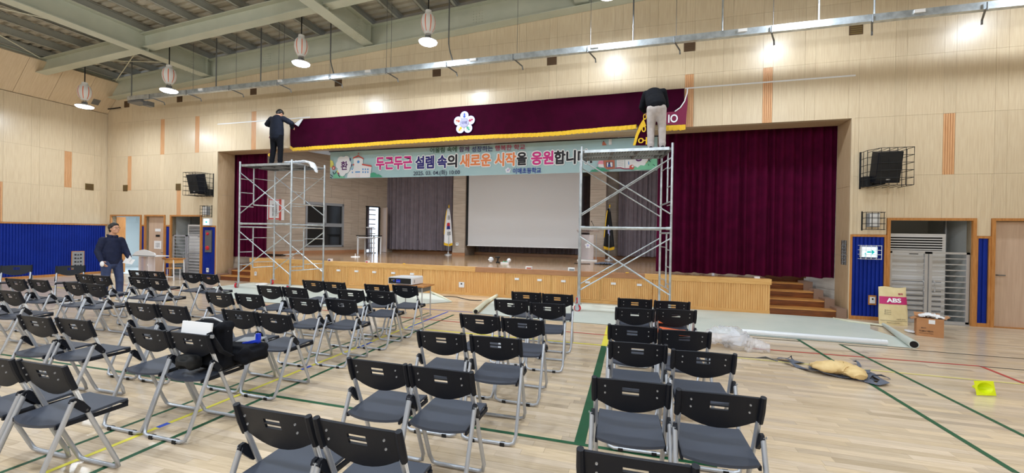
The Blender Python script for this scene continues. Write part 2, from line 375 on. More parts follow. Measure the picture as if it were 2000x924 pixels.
for L, (z0, z1) in enumerate(LV):
    k = -25
    while 5.395+.79*k < XR:
        s0 = 5.395+.79*k
        for a, b, nar in ((s0, s0+.19, True), (s0+.19, s0+.79, False)):
            a, b = max(a, XL+.01), min(b, XR)
            if b-a < .02: continue
            if L < 2 and a > -W-.02 and b < W+.02: continue
            if L < 2: a, b = (a, min(b, -W)) if a < 0 else (max(a, W), b)
            if b-a < .01: continue
            segs = [(a, b, z0)]
            if L == 0:
                cuts = sorted([a, b]+[e for d in DOORS for e in (d[0]-.06, d[1]+.06) if a < e < b]); segs = []
                for p, q in zip(cuts, cuts[1:]):
                    ov = any(d[0]-.07 < (p+q)/2 < d[1]+.07 for d in DOORS); segs.append((p, q, ZD+.04 if ov else z0))
            for p, q, zz in segs:
                if q-p < .012: continue
                if nar and (L, k) in ribs: ribbed('ribbed_panel', p, q, zz+G, z1-G, wall); continue
                t0, t1 = ztop(p), ztop(q)
                if t0 < zz+.03: continue
                if t0 < z1:
                    MB().poly([(p+G, .001, zz+G), (q-G, .001, zz+G), (q-G, .001, min(z1, t1)), (p+G, .001, min(z1, t0))], (0, .022, 0)).build('wall_panel', 'panel', wall)
                else: block('wall_panel', p+G, q-G, .001, .023, zz+G, z1-G, 'panel', wall)
        k += 1
def corr(x0, x1, z0, z1, name, parent, m='blue', pitch=.066, along='x', c=0.0):
    t = MB(); n = max(1, round((x1-x0)/pitch)); p = (x1-x0)/n; prof = []
    for i in range(n):
        for q, d in ((0, .0), (.10, .016), (.3, .024), (.5, .026), (.7, .024), (.9, .016)): prof.append((x0+(i+q)*p, d))
    prof.append((x1, 0))
    vs = []
    for a, d in prof:
        for z in (z0, z1): vs.append((a, c+.02-d, z) if along == 'x' else (c+d-.0, a, z))
    t.add(vs, [(2*i, 2*i+2, 2*i+3, 2*i+1) for i in range(len(prof)-1)])
    return t.build(name, m, parent, smooth=True, ang=50, kind='stuff')
def trims(parts, parent=None, n='trim', m='frame_wood'):
    for b in parts: block(n, *b, m, parent)
for a, b in ((-12.05, -11.89), (-10.91, -10.67), (-9.26, -W), (W, 9.26), (10.67, 10.91), (11.89, XR)):
    wi = .04 if b-a > .2 else .025
    corr(a+wi, b-wi, .07, 1.70, 'ribbed_wainscot', wall)
    trims([(a, b, -.015, .03, 1.70, 1.745), (a, b, -.018, .03, 0, .07), (a, a+wi, -.012, .03, .07, 1.70), (b-wi, b, -.012, .03, .07, 1.70)], wall, 'wainscot_trim')
for i, (a, b) in enumerate(DOORS):
    t = empty('door_%d' % (i+1), ((a+b)/2, 0, 0), kind='structure')
    trims([(a-.055, a, -.025, .14, 0, ZD+.05), (b, b+.055, -.025, .14, 0, ZD+.05), (a, b, -.025, .14, ZD, ZD+.05)], t, 'door_frame')
    DOORS[i] = (a, b, t)
# ---- recess behind the doors
def room(name, x0, x1, y0, y1, z1, m, parent=None):
    t = MB(); e = .05
    t.box(x0-e, x0, y0, y1, 0, z1).box(x1, x1+e, y0, y1, 0, z1).box(x0-e, x1+e, y1, y1+e, 0, z1).box(x0-e, x1+e, y0, y1+e, z1, z1+e).box(x0-e, x1+e, y0, y1+e, -.1, -.005)
    return t.build(name, m, parent, kind='structure')
room('wall_hall', DOORS[0][0]-2.5, DOORS[0][1]+.3, .14, 2.6, 2.4, 'palewall')
d1 = DOORS[0][2]
hl = bpy.data.lights.new('hall_fill', 'AREA'); hl.energy = 110; hl.size = .8; hl.color = (.92, .97, 1)  # unseen area light added to brighten the hall through the doorway
ho = bpy.data.objects.new('hall_fill', hl); col.objects.link(ho); ho.location = (-13.3, 1.2, 2.35)
MB().box(-13.6, -13.54, .14, .42, .01, 2.02).build('side_reveal', 'frame_wood', d1)
lf = MB().use('palewall').box(-12.16, -12.10, .16, 1.1, .01, 2.02).build('door_leaf', None, d1)
MB().tube([(-12.24, .3, .95), (-12.24, .95, .95)], .018).box(-12.25, -12.15, .28, .34, .9, 1.0).box(-12.25, -12.15, .9, .96, .9, 1.0).build('push_bar', 'steel_d', lf)
def wood_door(i, papers=True):
    a, b, t = DOORS[i]; MB().box(a-.1, b+.1, .145, .16, -.02, ZD+.1).build('door_backing', 'doorwood', t); block('threshold', a, b, .02, .12, -.005, .012, 'frame_wood', t)
    lf = MB().use('doorwood').box(a+.002, b-.002, .10, .14, .01, ZD-.01).build('door_leaf', None, t)
    if papers:
        c = (a+b)/2
        block('paper_notice', c-.13, c+.13, .092, .098, 1.52, 1.62, 'paper', lf); block('name_plate', c-.09, c+.09, .088, .098, 1.34, 1.41, 'blackm', lf)
        block('paper_notice', c-.17, c+.17, .092, .098, .92, 1.2, 'paper', lf)
        text('수업중\n조용히', c-.1, c+.1, .97, 1.13, .0905, 't_blk', parent=lf)
        MB().tube([(b-.1, .10, .8), (b-.1, .05, .8), (b-.2, .05, .8)], .012).build('door_handle', 'steel_d', lf)
    else:
        MB().tube([(a+.1, .10, 1.0), (a+.1, .05, 1.0), (a+.2, .05, 1.0)], .012).build('door_handle', 'steel_d', lf)
wood_door(1); wood_door(4, False)
def gate(i, acx0, acx1, where):
    a, b, t = DOORS[i]
    room('wall_alcove', a-.03, b+.03, .14, 1.3, 2.3, 'alcove')
    g = empty('metal_gate', ((a+b)/2, .06, 0), 'brushed steel double-leaf barred gate across the doorway %s' % where, 'gate', 'steel gates')
    mid = (a+b)/2
    for x0, x1 in ((a+.01, mid-.01), (mid+.01, b-.01)):
        f = MB(); f.box(x0, x0+.05, .03, .07, .02, 1.42).box(x1-.05, x1, .03, .07, .02, 1.42).box(x0, x1, .03, .07, 1.38, 1.42).box(x0, x1, .03, .07, .02, .06)
        leaf = f.build('gate_leaf', 'alum', g)
        for k in range(11):
            z = .16+k*.113
            block('gate_bar', x0+.05, x1-.05, .038, .062, z-.008, z+.012, 'alum', leaf)
        hx = x1-.075 if x0 == a+.01 else x0+.075
        MB().tube([(hx, .03, .62), (hx, -.01, .64), (hx, -.01, .82), (hx, .03, .84)], .011).build('handle', 'alum', leaf)
    block('threshold', a, b, .02, .08, 0, .02, 'alum', g)
    ac = empty('air_conditioner', ((acx0+acx1)/2, .6, 0), 'white floor-standing air conditioner behind the steel gate %s' % where, 'air conditioner', 'air conditioners')
    zt = 1.78
    MB().box(acx0, acx1, .32, .75, 0, zt).build('cabinet', 'offwhite', ac)
    block('grille_recess', acx0+.06, acx1-.06, .312, .322, zt-.34, zt-.05, 'dark', ac)
    for k in range(6): block('louvre', acx0+.05, acx1-.05, .285, .318, zt-.33+k*.052, zt-.308+k*.052, 'white', ac)
    block('control_display', acx0+.47, acx0+.62, .312, .322, 1.36, 1.41, 'blackm', ac)
    for k in range(8): block('intake_slat', acx0+.06, acx1-.06, .302, .322, .14+k*.1, .18+k*.1, 'white', ac)
    for k in range(7): block('intake_gap', acx0+.06, acx1-.06, .3195, .3225, .19+k*.1, .22+k*.1, 'grey', ac)
gate(3, 9.33, 10.40, 'right of the stage'); gate(2, -10.32, -9.30, 'left of the stage')
for x in (-10.47, 10.5): MB().tube([(x, .5, 0), (x, .5, 2.25)], .03).build('drain_pipe', 'steel_d', DOORS[2 if x < 0 else 3][2])
# ---- side wall
ws = MB().box(XL-.12, XL-.012, YB, .14, 0, 5.68).build('wall_left', 'panel', kind='structure')
ribs2 = {(1, 0), (0, 2)}
for L, (z0, z1) in enumerate([(ZW, ZW+1.2), (ZW+1.2, ZT), (ZT, 5.68)]):
    k = -1
    while -1.165-.79*k > -9:
        s0 = -1.165-.79*k
        for a, b, nar in ((s0, s0+.19, True), (s0-.6, s0, False)):
            b = min(b, -.002)
            if b-a < .03: continue
            if nar and (L, k) in ribs2: ribbed('ribbed_panel', a, b, z0+G, z1-G, ws, 'y', XL-.004); continue
            block('wall_panel', XL-.012, XL+.008, a+G, b-G, z0+G, z1-G, 'panel', ws)
        k += 1
    MB().box(XL-.012, XL+.008, YB, -8.9, z0+G, z1-G).build('wall_panel', 'panel', ws)
corr(-9, -.03, .07, 1.70, 'ribbed_wainscot', ws, along='y', c=XL-.008)
MB().box(XL-.012, XL+.012, YB, -9, .07, 1.7).build('ribbed_wainscot', 'blue', ws)
trims([(XL-.012, XL+.035, YB, -.002, 1.70, 1.745), (XL-.012, XL+.035, YB, -.002, 0, .075)], ws, 'wainscot_trim')
def zs(yy): return 6.52+min(.32, -.1*yy)
sl = MB(); 
for k in range(26):
    y1, y0 = -k*.79-.003, -(k+1)*.79
    a = [(XL, y0, 5.70), (XL, y1-.004, 5.70), (-13.0, y1-.004, 6.66), (-13.0, y0, 6.66)]
    MB().poly(a, (-.02, 0, .02)).build('slanted_panel', 'panel_top', ws)
wsl = MB().poly([(XL-.10, YB, 5.70), (XL-.10, .14, 5.70), (-13.08, .14, 6.70), (-13.08, YB, 6.70)], (-.06, 0, .06)).build('wall_left_slope', 'panel', kind='structure')
# front wall corner piece hiding behind the slope; right and back walls (out of view) close the hall
MB().box(XR, XR+.12, YB, .14, 0, 8.6).build('wall_right', 'panel', kind='structure')
MB().box(XL-.1, XR+.1, YB-.12, YB, 0, 8.6).build('wall_back', 'panel', kind='structure')
# ---- roof
dk = MB(); y = .3; pr_ = []
while y > YB-.3:
    pr_ += [(y, 0), (y-.11, 0), (y-.13, .05), (y-.21, .05)]; y -= .23
vs = []
for yy, d in pr_:
    for x in (XL-.4, XR+.4): vs.append((x, yy, zbeam(x)+.24+d))
dk.add(vs, [(2*i, 2*i+1, 2*i+3, 2*i+2) for i in range(len(pr_)-1)])
ceil = dk.build('ceiling', 'deck', kind='structure')
def ibeam(name, p, q, h, wd, m='girder', tf=.02, tw=.014, parent=ceil):
    """I section hung below the line p-q"""
    p, q = Vector(p), Vector(q); d = q-p; n = Vector((-d.y, d.x, 0)).normalized(); c = (p+q)/2; U = Vector((0, 0, 1))
    t = MB(); t.obox(c-U*tf/2, d, n*wd, U*tf).obox(c-U*(h-tf/2), d, n*wd, U*tf).obox(c-U*h/2, d, n*tw, U*(h-2*tf))
    return t.build(name, m, parent)
for gx in (-8.8, -2.85, 3.05, 9.0):
    gd = ibeam('girder', (gx, YB, zbeam(gx)+.02), (gx, -.02, zbeam(gx)+.02), .54, .34)
    for yy in (-.35, -2.0, -5, -8): MB().box(gx-.15, gx+.15, yy-.006, yy+.006, zbeam(gx)-.5, zbeam(gx)).build('stiffener', 'girder', gd)
    bt = MB()
    for i in range(4):
        for j in range(5): bt.ell((gx+.16, -.75-.07*i, zbeam(gx)-.42+.08*j), .013, 6, 3)
        for s in (-.12, .12): bt.ell((gx+s, -.6-.09*i, zbeam(gx)-.527), .015, 6, 3)
    bt.build('bolts', 'girder', gd, kind='stuff')
xsb = [-13.3, -8.8, -2.85, 3.05, 9.0, XR]
for yy in (-2.0, -8.0, -14.0):
    for a, b in zip(xsb, xsb[1:]):
        ibeam('cross_beam', (a+.02, yy, zbeam(a)-.02), (b-.02, yy, zbeam(b)-.02), .40, .26)
wb = MB()
for a, b in zip(xsb, xsb[1:]):
    bm_ = ibeam('wall_beam', (a, -.16, zbeam(a)), (b, -.16, zbeam(b)), .6, .3)
    if abs(a+2.85) < .1 or abs(a+8.8) < .1:
        cx = a+(3.1 if a > -5 else 2.2); bt = MB()
        for i in range(4):
            for j in range(5): bt.ell((cx+.08*i, -.175, zbeam(cx)-.42+.07*j), .013, 6, 3)
            bt.ell((cx+.1*i, -.28, zbeam(cx)+.004), .02, 6, 3)
        bt.build('bolts', 'girder', bm_, kind='stuff')
x = -13.0
while x < 13.5:
    t = MB(); z = zbeam(x)+.22
    t.box(x-.006, x+.006, YB, -.02, z-.2, z).box(x-.006, x+.075, YB, -.02, z-.2, z-.192).box(x-.006, x+.075, YB, -.02, z-.008, z)
    t.build('purlin', 'purlin', ceil); x += .85
MB().box(-13.3, -13.05, YB, -.02, 6.95, 7.0).box(-13.2, -13.18, YB, -.02, 6.7, 6.95).box(-13.3, -13.05, YB, -.02, 6.66, 6.7).build('eaves_beam', 'girder', ceil)
for p, q in (((-12.9, -2.2, 6.7), (-9.0, -7.8, 6.9)), ((-12.9, -7.8, 6.8), (-9.0, -2.2, 6.85)), ((-12.9, -.3, 6.7), (-9, -1.9, 6.9)), ((-12.7, -1.9, 6.75), (-9.1, -.4, 6.9))):
    MB().tube([p, q], .013).build('brace_rod', 'matb', ceil)
# ---- jambs, header and soffit of the stage opening
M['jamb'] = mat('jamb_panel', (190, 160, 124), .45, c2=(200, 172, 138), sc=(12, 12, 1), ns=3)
hd = empty('trim_1', (0, 0, 0), kind='structure')
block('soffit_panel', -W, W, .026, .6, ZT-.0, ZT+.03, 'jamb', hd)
MB().box(-W-.3, W+.3, .14, .6, ZT+.03, 5.2).build('header', 'stone', hd)
for s in (-1, 1):
    for z0, z1 in ((0, 1.3), (1.3, 2.75), (2.75, ZT)):
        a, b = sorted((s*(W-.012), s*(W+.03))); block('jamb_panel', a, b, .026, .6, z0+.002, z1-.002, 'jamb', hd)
    a, b = sorted((s*(W-.013), s*(W+.035))); block('jamb_edge', a, b, -.008, .024, .0, ZT, 'panel', hd)
# ---- stage
stg = empty('stage', (0, 0, 0), kind='structure'); ZS = .748
EX = 7.19
MB().use('stage_floor').poly([(-EX, .0, ZS), (EX, .0, ZS), (EX, 1.25, ZS), (8.3, 1.25, ZS), (7.0, 5.0, ZS), (6.9, 7.4, ZS), (-6.9, 7.4, ZS), (-7.0, 5.0, ZS), (-8.3, 1.25, ZS), (-EX, 1.25, ZS)], (0, 0, -.05)).build('stage_deck', 'stage_floor', stg)
MB().box(-EX+.03, EX-.03, .01, .05, 0, ZS-.05).box(-EX+.02, -EX+.06, .01, 1.25, 0, ZS-.05).box(EX-.06, EX-.02, .01, 1.25, 0, ZS-.05).build('stage_carcass', 'slat', stg)
for a, b, m in ((-EX-.02, .36, 'edge'), (.36, 4.6, 'edge2'), (4.6, EX+.02, 'edge')): block('stage_nosing', a, b, -.03, .14, .628, ZS+.002, m, stg)
block('stage_plinth', -EX, EX, -.018, .01, 0, .07, 'edge', stg)
def slats(x0, x1, z0, z1, parent, name='slat_panel'):
    t = MB(); n = round((x1-x0)/.048); p = (x1-x0)/n
    for i in range(n): t.box(x0+i*p+.004, x0+(i+1)*p-.004, -.012, .008, z0, z1)
    t.box(x0, x1, -.002, .009, z0, z1)
    return t.build(name, 'slat', parent, kind='stuff')
dz = [-4.79, -3.59, -2.39, -1.18, 1.19, 2.38, 3.58, 4.77]
for a, b in ((-EX, -4.81), (-1.16, 1.17), (4.79, EX)): slats(a, b, .07, .628, stg)
for a, b in zip(dz, dz[1:]):
    if a == -1.18: continue
    d = empty('cabinet_door', ((a+b)/2, 0, 0)); d.parent = stg
    trims([(a+.006, b-.006, -.02, .0, .60, .625), (a+.006, b-.006, -.02, .0, .075, .10), (a+.006, a+.03, -.02, .0, .1, .6), (b-.03, b-.006, -.02, .0, .1, .6)], d, 'door_rail', 'edge')
    slats(a+.03, b-.03, .1, .6, d)
    for q in (.31, .9):
        MB().box(a+q-.055, a+q+.055, -.05, -.01, .47, .52).build('pull_handle', 'white', d)
# stairs
for s in (-1, 1):
    st = empty('stair', (s*7.8, .6, 0), kind='structure')
    for i in range(4):
        yf = -.02+.31*i; xr = 8.40-.30*yf; z = .15*(i+1)
        a, b = sorted((s*(EX+.005), s*min(xr, 8.57))); 
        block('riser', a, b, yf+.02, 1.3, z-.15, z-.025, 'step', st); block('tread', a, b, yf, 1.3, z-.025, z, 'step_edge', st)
        a, b = sorted((s*(min(xr, 8.57)-.0), s*(min(xr, 8.57)+.13))); block('stringer', a, b+(.05 if s > 0 else 0), yf-.02, 1.3, z-.15 if i else 0, z+.05, 'stringer', st)
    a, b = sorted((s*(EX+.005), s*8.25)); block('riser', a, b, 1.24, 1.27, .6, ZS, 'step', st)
# ---- stage walls of stone panels
def stone_wall(name, p0, p1, z0, z1, m='stone', rh=.5, pl_=1.75, skip=None, th=.03):
    p0, p1 = Vector((*p0, 0)), Vector((*p1, 0)); d = p1-p0; Lh = d.length; d.normalize(); n = Vector((-d.y, d.x, 0)); U = Vector((0, 0, 1))
    b = MB().obox((p0+p1)/2+n*math.copysign(.09, th)+U*(z0+z1)/2, d*Lh, n*.06, U*(z1-z0)).build(name, 'blackm' if m == 'dk' else m, kind='structure') if not skip else empty(name, (0, 0, 0), kind='structure')
    if skip:
        for A_, E_, B_, T_ in ((0, skip[0], z0, z1), (skip[1], Lh, z0, z1), (skip[0], skip[1], skip[3], z1), (skip[0], skip[1], z0, skip[2])):
            if E_-A_ > .01 and T_-B_ > .01: MB().obox(p0+d*(A_+E_)/2+n*.06+U*(B_+T_)/2, d*(E_-A_), n*.05, U*(T_-B_)).build('backing', m, b)
    z = z0; r = 0
    while z < z1-.02:
        h = min(rh, z1-z); s = -(pl_/2 if r % 2 and pl_ < 3 else 0)
        while s < Lh:
            a, e = max(0, s), min(Lh, s+pl_)
            if e-a > .03:
                rects = [(a, e, z, z+h)]
                if skip:
                    sa, se, sz0, sz1 = skip; new = []
                    for (A, E, Z0, Z1) in rects:
                        if E <= sa or A >= se or Z1 <= sz0 or Z0 >= sz1: new.append((A, E, Z0, Z1)); continue
                        if A < sa: new.append((A, sa, Z0, Z1))
                        if E > se: new.append((se, E, Z0, Z1))
                        A2, E2 = max(A, sa), min(E, se)
                        if Z0 < sz0: new.append((A2, E2, Z0, sz0))
                        if Z1 > sz1: new.append((A2, E2, sz1, Z1))
                    rects = new
                for A, E, Z0, Z1 in rects:
                    c = p0+d*(A+E)/2+n*th/2+U*(Z0+Z1)/2
                    MB().obox(c, d*(E-A-.005), n*th, U*(Z1-Z0-.005)).build('stone_panel', m, b)
            s += pl_
        z += h; r += 1
    return b, p0, d, n
# the wall normal must point away from the stage: go so that left of travel is behind the wall
LW0, LW1, LW2 = (-8.74, .60), (-6.95, 4.95), (-6.25, 6.5)
def onwall(u, v, p0, p1):
    d = Vector((p1[0]-p0[0], p1[1]-p0[1])).normalized(); n = Vector((d.y, -d.x)); r = FW+RT*((u-1000)/CF)+UP*((462-v)/CF)
    t = ((Vector(p0)-Vector((CAM.x, CAM.y))).dot(n))/(Vector((r.x, r.y)).dot(n)); P = CAM+r*t
    return P, (Vector((P.x, P.y))-Vector(p0)).dot(d)
(wa, sa), (wb_, sb), (wc, sc_) = onwall(597, 393.4, LW0, LW1), onwall(671.5, 399.5, LW0, LW1), onwall(671, 482, LW0, LW1)
swl, p0, d, n = stone_wall('wall_stage_left', LW0, LW1, 0, 4.7, skip=(sa, sb, wc.z, wa.z))
def slab(c, d_, n_, x, nn, z): return (c, d_*x, n_*nn, Vector((0, 0, z)))
wn = empty('window_1', p0+d*(sa+sb)/2+Vector((0, 0, wc.z)), kind='structure'); U = Vector((0, 0, 1)); ww, wh, z0w = sb-sa, wa.z-wc.z, wc.z
for nm, a, b, z0, z1, th, off, m in (('window_frame', 0, ww, wh-.1, wh, .1, .0, 'grey'), ('window_frame', 0, ww, 0, .07, .1, .0, 'grey'), ('window_frame', 0, .07, 0, wh, .1, 0, 'grey'), ('window_frame', ww-.07, ww, 0, wh, .1, 0, 'grey'), ('mullion', 0, ww, wh*.46, wh*.54, .08, 0, 'grey'), ('mullion', ww*.47, ww*.53, wh*.5, wh, .08, 0, 'grey'),
        ('pane', .05, ww*.5, wh*.5, wh-.08, .01, .03, 'glass'), ('pane', ww*.5, ww-.05, wh*.5, wh-.08, .01, .03, 'glass'), ('pane', .05, ww-.05, .05, wh*.5, .01, .03, 'glass')):
    MB().obox(p0+d*(sa+(a+b)/2)+n*(off+.02)+U*(z0w+(z0+z1)/2), d*(b-a), n*th, U*(z1-z0)).build(nm, m, wn)
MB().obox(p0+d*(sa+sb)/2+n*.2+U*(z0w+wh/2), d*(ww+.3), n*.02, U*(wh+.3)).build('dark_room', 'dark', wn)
(da, ta), (db, tb) = onwall(717, 404, LW1, LW2), onwall(739, 404, LW1, LW2)
sw2, q0, d2, n2 = stone_wall('wall_stage_corner', LW1, LW2, ZS-.05, 4.7, skip=(ta, tb+.05, 0, da.z))
dr = empty('door_6', q0+d2*(ta+tb)/2+U*ZS, kind='structure')
MB().obox(q0+d2*(ta+tb)/2+n2*1.2+U*(ZS+1.1), d2*3.4, n2*.02, U*2.4).build('window_daylight', 'daylight', dr)
for k in range(9): MB().obox(q0+d2*(ta+.1+(tb-ta)*.75)+n2*(.9)+U*(ZS+.15+.22*k), d2*.9, n2*.03, U*.05).build('blind_slat', 'white', dr)
MB().grid(lambda a, b: q0+d2*(ta-.1+.55*a)+n2*(.55+.05*math.sin(a*26))+U*(ZS+.1+2.1*b), 24, 1).build('net_curtain', 'greycur', dr, smooth=True)
MB().obox(q0+d2*(tb+.1)-n2*.32+U*(ZS+(da.z-ZS)/2), n2*.62+d2*.12, d2*.04, U*(da.z-ZS-.02)).build('door_leaf', 'doorwood', dr)
for s_ in (ta-.02, tb+.07): MB().obox(q0+d2*s_+n2*.03+U*(ZS+(da.z-ZS)/2), d2*.05, n2*.08, U*(da.z-ZS)).build('door_frame', 'dark', dr)
MB().obox(q0+d2*(ta+tb)/2+n2*.03+U*(da.z+.02), d2*(tb-ta+.14), n2*.08, U*.05).build('door_frame', 'dark', dr)
MB().obox(Vector((-6.22, 6.42, 3.3)), Vector((.07, 0, 0)), Vector((0, .02, 0)), Vector((0, 0, 1.9))).build('daylight_leak', 'daylight', kind='structure')  # glowing strip standing for daylight that leaks past the curtain edge
MB().obox(p0+d*2.45-n*.012+U*(ZS+.06), d*5.2, n*.024, U*.12).build('baseboard_left', 'edge2', kind='structure')
stone_wall('wall_stage_right', (8.74, .60), (7.0, 5.2), 0, 4.7, m='stone2', rh=.5, th=-.03)
stone_wall('wall_stage_back', (7.2, 6.75), (-7.2, 6.75), ZS-.05, 4.9, rh=.5, th=-.03)
MB().box(-9, 9, .6, 7.6, 4.85, 4.95).build('ceiling_stage', 'stone', kind='structure')
MB().box(-7, 7, 6.55, 6.72, ZS, ZS+.1).build('baseboard_back', 'edge2', kind='structure')
def pilaster(u0, u1, name):
    x0, x1 = at(u0, 480, y=5.4).x, at(u1, 480, y=5.4).x; b = empty(name, ((x0+x1)/2, 5.4, ZS), kind='structure')
    MB().box(x0+.02, x1-.02, 5.43, 6.7, ZS, 4.85).build('core', 'stone', b); z = ZS+.1
    while z < 4.8: block('stone_panel', x0, x1, 5.4, 5.43, z+.003, min(z+.5, 4.85)-.003, 'stone', b); block('stone_panel', x0, x0+.018, 5.43, 6.6, z+.003, min(z+.5, 4.85)-.003, 'stone', b); block('stone_panel', x1-.018, x1, 5.43, 6.6, z+.003, min(z+.5, 4.85)-.003, 'stone', b); z += .5
    block('skirting', x0-.01, x1+.01, 5.385, 5.43, ZS, ZS+.1, 'edge2', b)
    return x0, x1
PA = pilaster(883.5, 907.5, 'trim_2'); PB = pilaster(1151, 1182, 'trim_3')
# ================================================================ OBJECTS
# ---- drapes
def drape(name, x0, x1, y, z0, z1, m, label, cat, pitch=.17, amp=.05, group=None, seed=1, flare=0):
    rg = random.Random(seed); n = int((x1-x0)/pitch*8); ph = [rg.uniform(-.6, .6) for _ in range(400)]; am = [rg.uniform(.6, 1.3) for _ in range(400)]
    def fn(a, b):
        t = a*(x1-x0)/pitch; i = int(t); q = t-i; A = am[i]*(1-q)+am[i+1]*q; P = ph[i]*(1-q)+ph[i+1]*q
        return Vector((x0+a*(x1-x0)+.02*math.sin(t*2.1+b)+flare*(1-b)*(a-.5), y-amp*A*math.sin(2*math.pi*t+P+.5*math.sin(b*2+i*.3))*(.75+.35*(1-b)), z0+(z1-z0)*b+(.012*math.sin(t*3) if b == 0 else 0)))
    o = MB().grid(fn, n, 8).build(name, m, None, smooth=True, ang=80, solid=.006)
    return tag(o, label, cat, group)
xr0 = at(1283, 400, y=.7).x; xr1 = at(1636, 400, y=.66).x; xl0 = at(452, 400, y=.7).x; xl1 = at(522, 400, y=.7).x
drape('stage_curtain', xr0, xr1, .69, ZS+.02, 4.8, 'maroon', 'wide maroon velvet curtain gathered at the right of the stage', 'curtain', .19, .055, seed=4)
drape('stage_curtain', xl0, xl1, .69, ZS-.02, 4.8, 'maroon', 'narrow maroon velvet curtain at the left of the stage behind the scaffold', 'curtain', .15, .05, seed=5)
drape('back_curtain', at(755, 480, y=6.25).x, at(882, 480, y=6.25).x, 6.25, ZS+.13, 4.8, 'greycur', 'grey pleated curtain on the stage back wall left of the screen', 'curtain', .15, .045, seed=6)
drape('back_curtain', at(1206, 480, y=6.25).x, at(1300, 480, y=6.25).x, 6.25, ZS+.13, 4.8, 'greycur', 'grey pleated curtain on the stage back wall right of the black flag', 'curtain', .16, .05, seed=7)
drape('back_curtain', at(935, 480, y=6.5).x, PB[0]-.05, 6.45, ZS+.13, 4.0, 'greycur', 'grey pleated curtain showing only below the projection screen', 'curtain', .16, .045, seed=8)
MB().box(-7, 7, 6.3, 6.5, 4.7, 4.85).build('curtain_rail', 'steel_d', kind='structure')
# ---- screen
ys = 5.5; a, b = at(914, 478, y=ys), at(1131, 485, y=ys); zb = (a.z+b.z)/2
sc = empty('projection_screen', ((a.x+b.x)/2, ys, zb), 'large pulled-down off-white projection screen at the back of the stage', 'screen')
block('screen_sheet', a.x, b.x, ys-.01, ys, zb, 4.3, 'screen', sc); block('bottom_bar', a.x-.02, b.x+.02, ys-.02, ys+.015, zb-.03, zb+.0, 'offwhite', sc)
block('black_border', a.x-.1, a.x, ys, ys+.02, zb-.02, 4.3, 'blackm', sc); block('black_border', b.x, b.x+.1, ys, ys+.02, zb-.02, 4.3, 'blackm', sc)
block('screen_housing', a.x-.2, b.x+.2, ys-.08, ys+.1, 4.3, 4.5, 'white', sc)
# ---- flags
def disc(c, r, y, m, parent, name='disc', n=28, a0=0, a1=2*math.pi, sx=1):
    p = [Vector((c[0]+r*sx*math.cos(a0+(a1-a0)*i/n), y, c[1]+r*math.sin(a0+(a1-a0)*i/n))) for i in range(n if a1-a0 > 6.2 else n+1)]
    return MB().poly(p, (0, .002, 0)).build(name, m, parent)
def flag(u, vb, vt, y, label, black):
    c = at(u, vb, y=y); zt = at(u, vt, y=y).z; X = c.x
    f = empty('flag_on_stand', (X, y, ZS), label, 'flag')
    MB().lathe([(0, .0), (.16, .0), (.15, .03), (.05, .06), (.02, .12), (0, .12)], (X, y, ZS), 20).build('base', 'alum', f, smooth=True)
    MB().tube([(X, y, ZS+.08), (X, y, zt-.1)], .014).build('pole', 'steel', f)
    MB().lathe([(0, 0), (.03, .02), (.015, .06), (.03, .08), (0, .16)], (X, y, zt-.16), 10).build('finial', 'gold', f, smooth=True)
    z0 = ZS+.42; z1 = zt-.18; H = z1-z0
    def wd(b): return .035+.16*(1-b)**.8
    def P(a, b, off=0): return Vector((X-.03+(a-.42)*2*wd(b), y-.02-off-.035*math.sin(a*9+b*3), z0+H*b+.12*abs(a-.55)*(1-b)))
    MB().grid(lambda a, b: P(a, b), 16, 16).build('cloth', 'blackm' if black else 'white', f, smooth=True, ang=80, solid=.004)
    MB().grid(lambda a, b: P(a, b*.0)+Vector((0, -.006, -.07+.10*b)), 16, 1).build('fringe', 'gold', f, smooth=True)
    MB().grid(lambda a, b: P(0, .25+.7*b)+Vector((-.025+.03*a, -.004, 0)), 1, 8).build('side_fringe', 'gold', f)
    if not black:
        MB().grid(lambda a, b: P(.25+.6*a, .50+.09*b+.02*math.sin(a*3.1), .012), 10, 4).build('red_half_circle', 'red', f, smooth=True)
        MB().grid(lambda a, b: P(.25+.6*a, .41+.09*b+.02*math.sin(a*3.1), .012), 10, 4).build('blue_half_circle', 'kblue', f, smooth=True)
        for zz in (.26, .295, .33): 
            for a0 in (.35, .66): MB().grid(lambda a, b: P(a0+.22*a, zz+.018*b, .014), 4, 1).build('trigram_bar', 'blackm', f)
        for zz in (.70, .74, .78): MB().grid(lambda a, b: P(.3+.6*a, zz+.018*b, .014), 4, 1).build('trigram_bar', 'blackm', f)
    else:
        for a0, b0, r in ((.45, .42, .1), (.6, .5, .09), (.4, .55, .07), (.55, .36, .06)): MB().grid(lambda a, b: P(a0+r*(a-.5)*2, b0+r*.55*(b-.5)*2, .012), 4, 4).build('emblem_patch', 'e_lav', f)
    return f
flag(875.5, 494, 399, 5.25, 'national flag with red and blue circle hanging on a stand, left of the screen', False)
flag(1189, 506, 398, 5.3, 'black flag with gold fringe hanging on a stand, right of the screen', True)
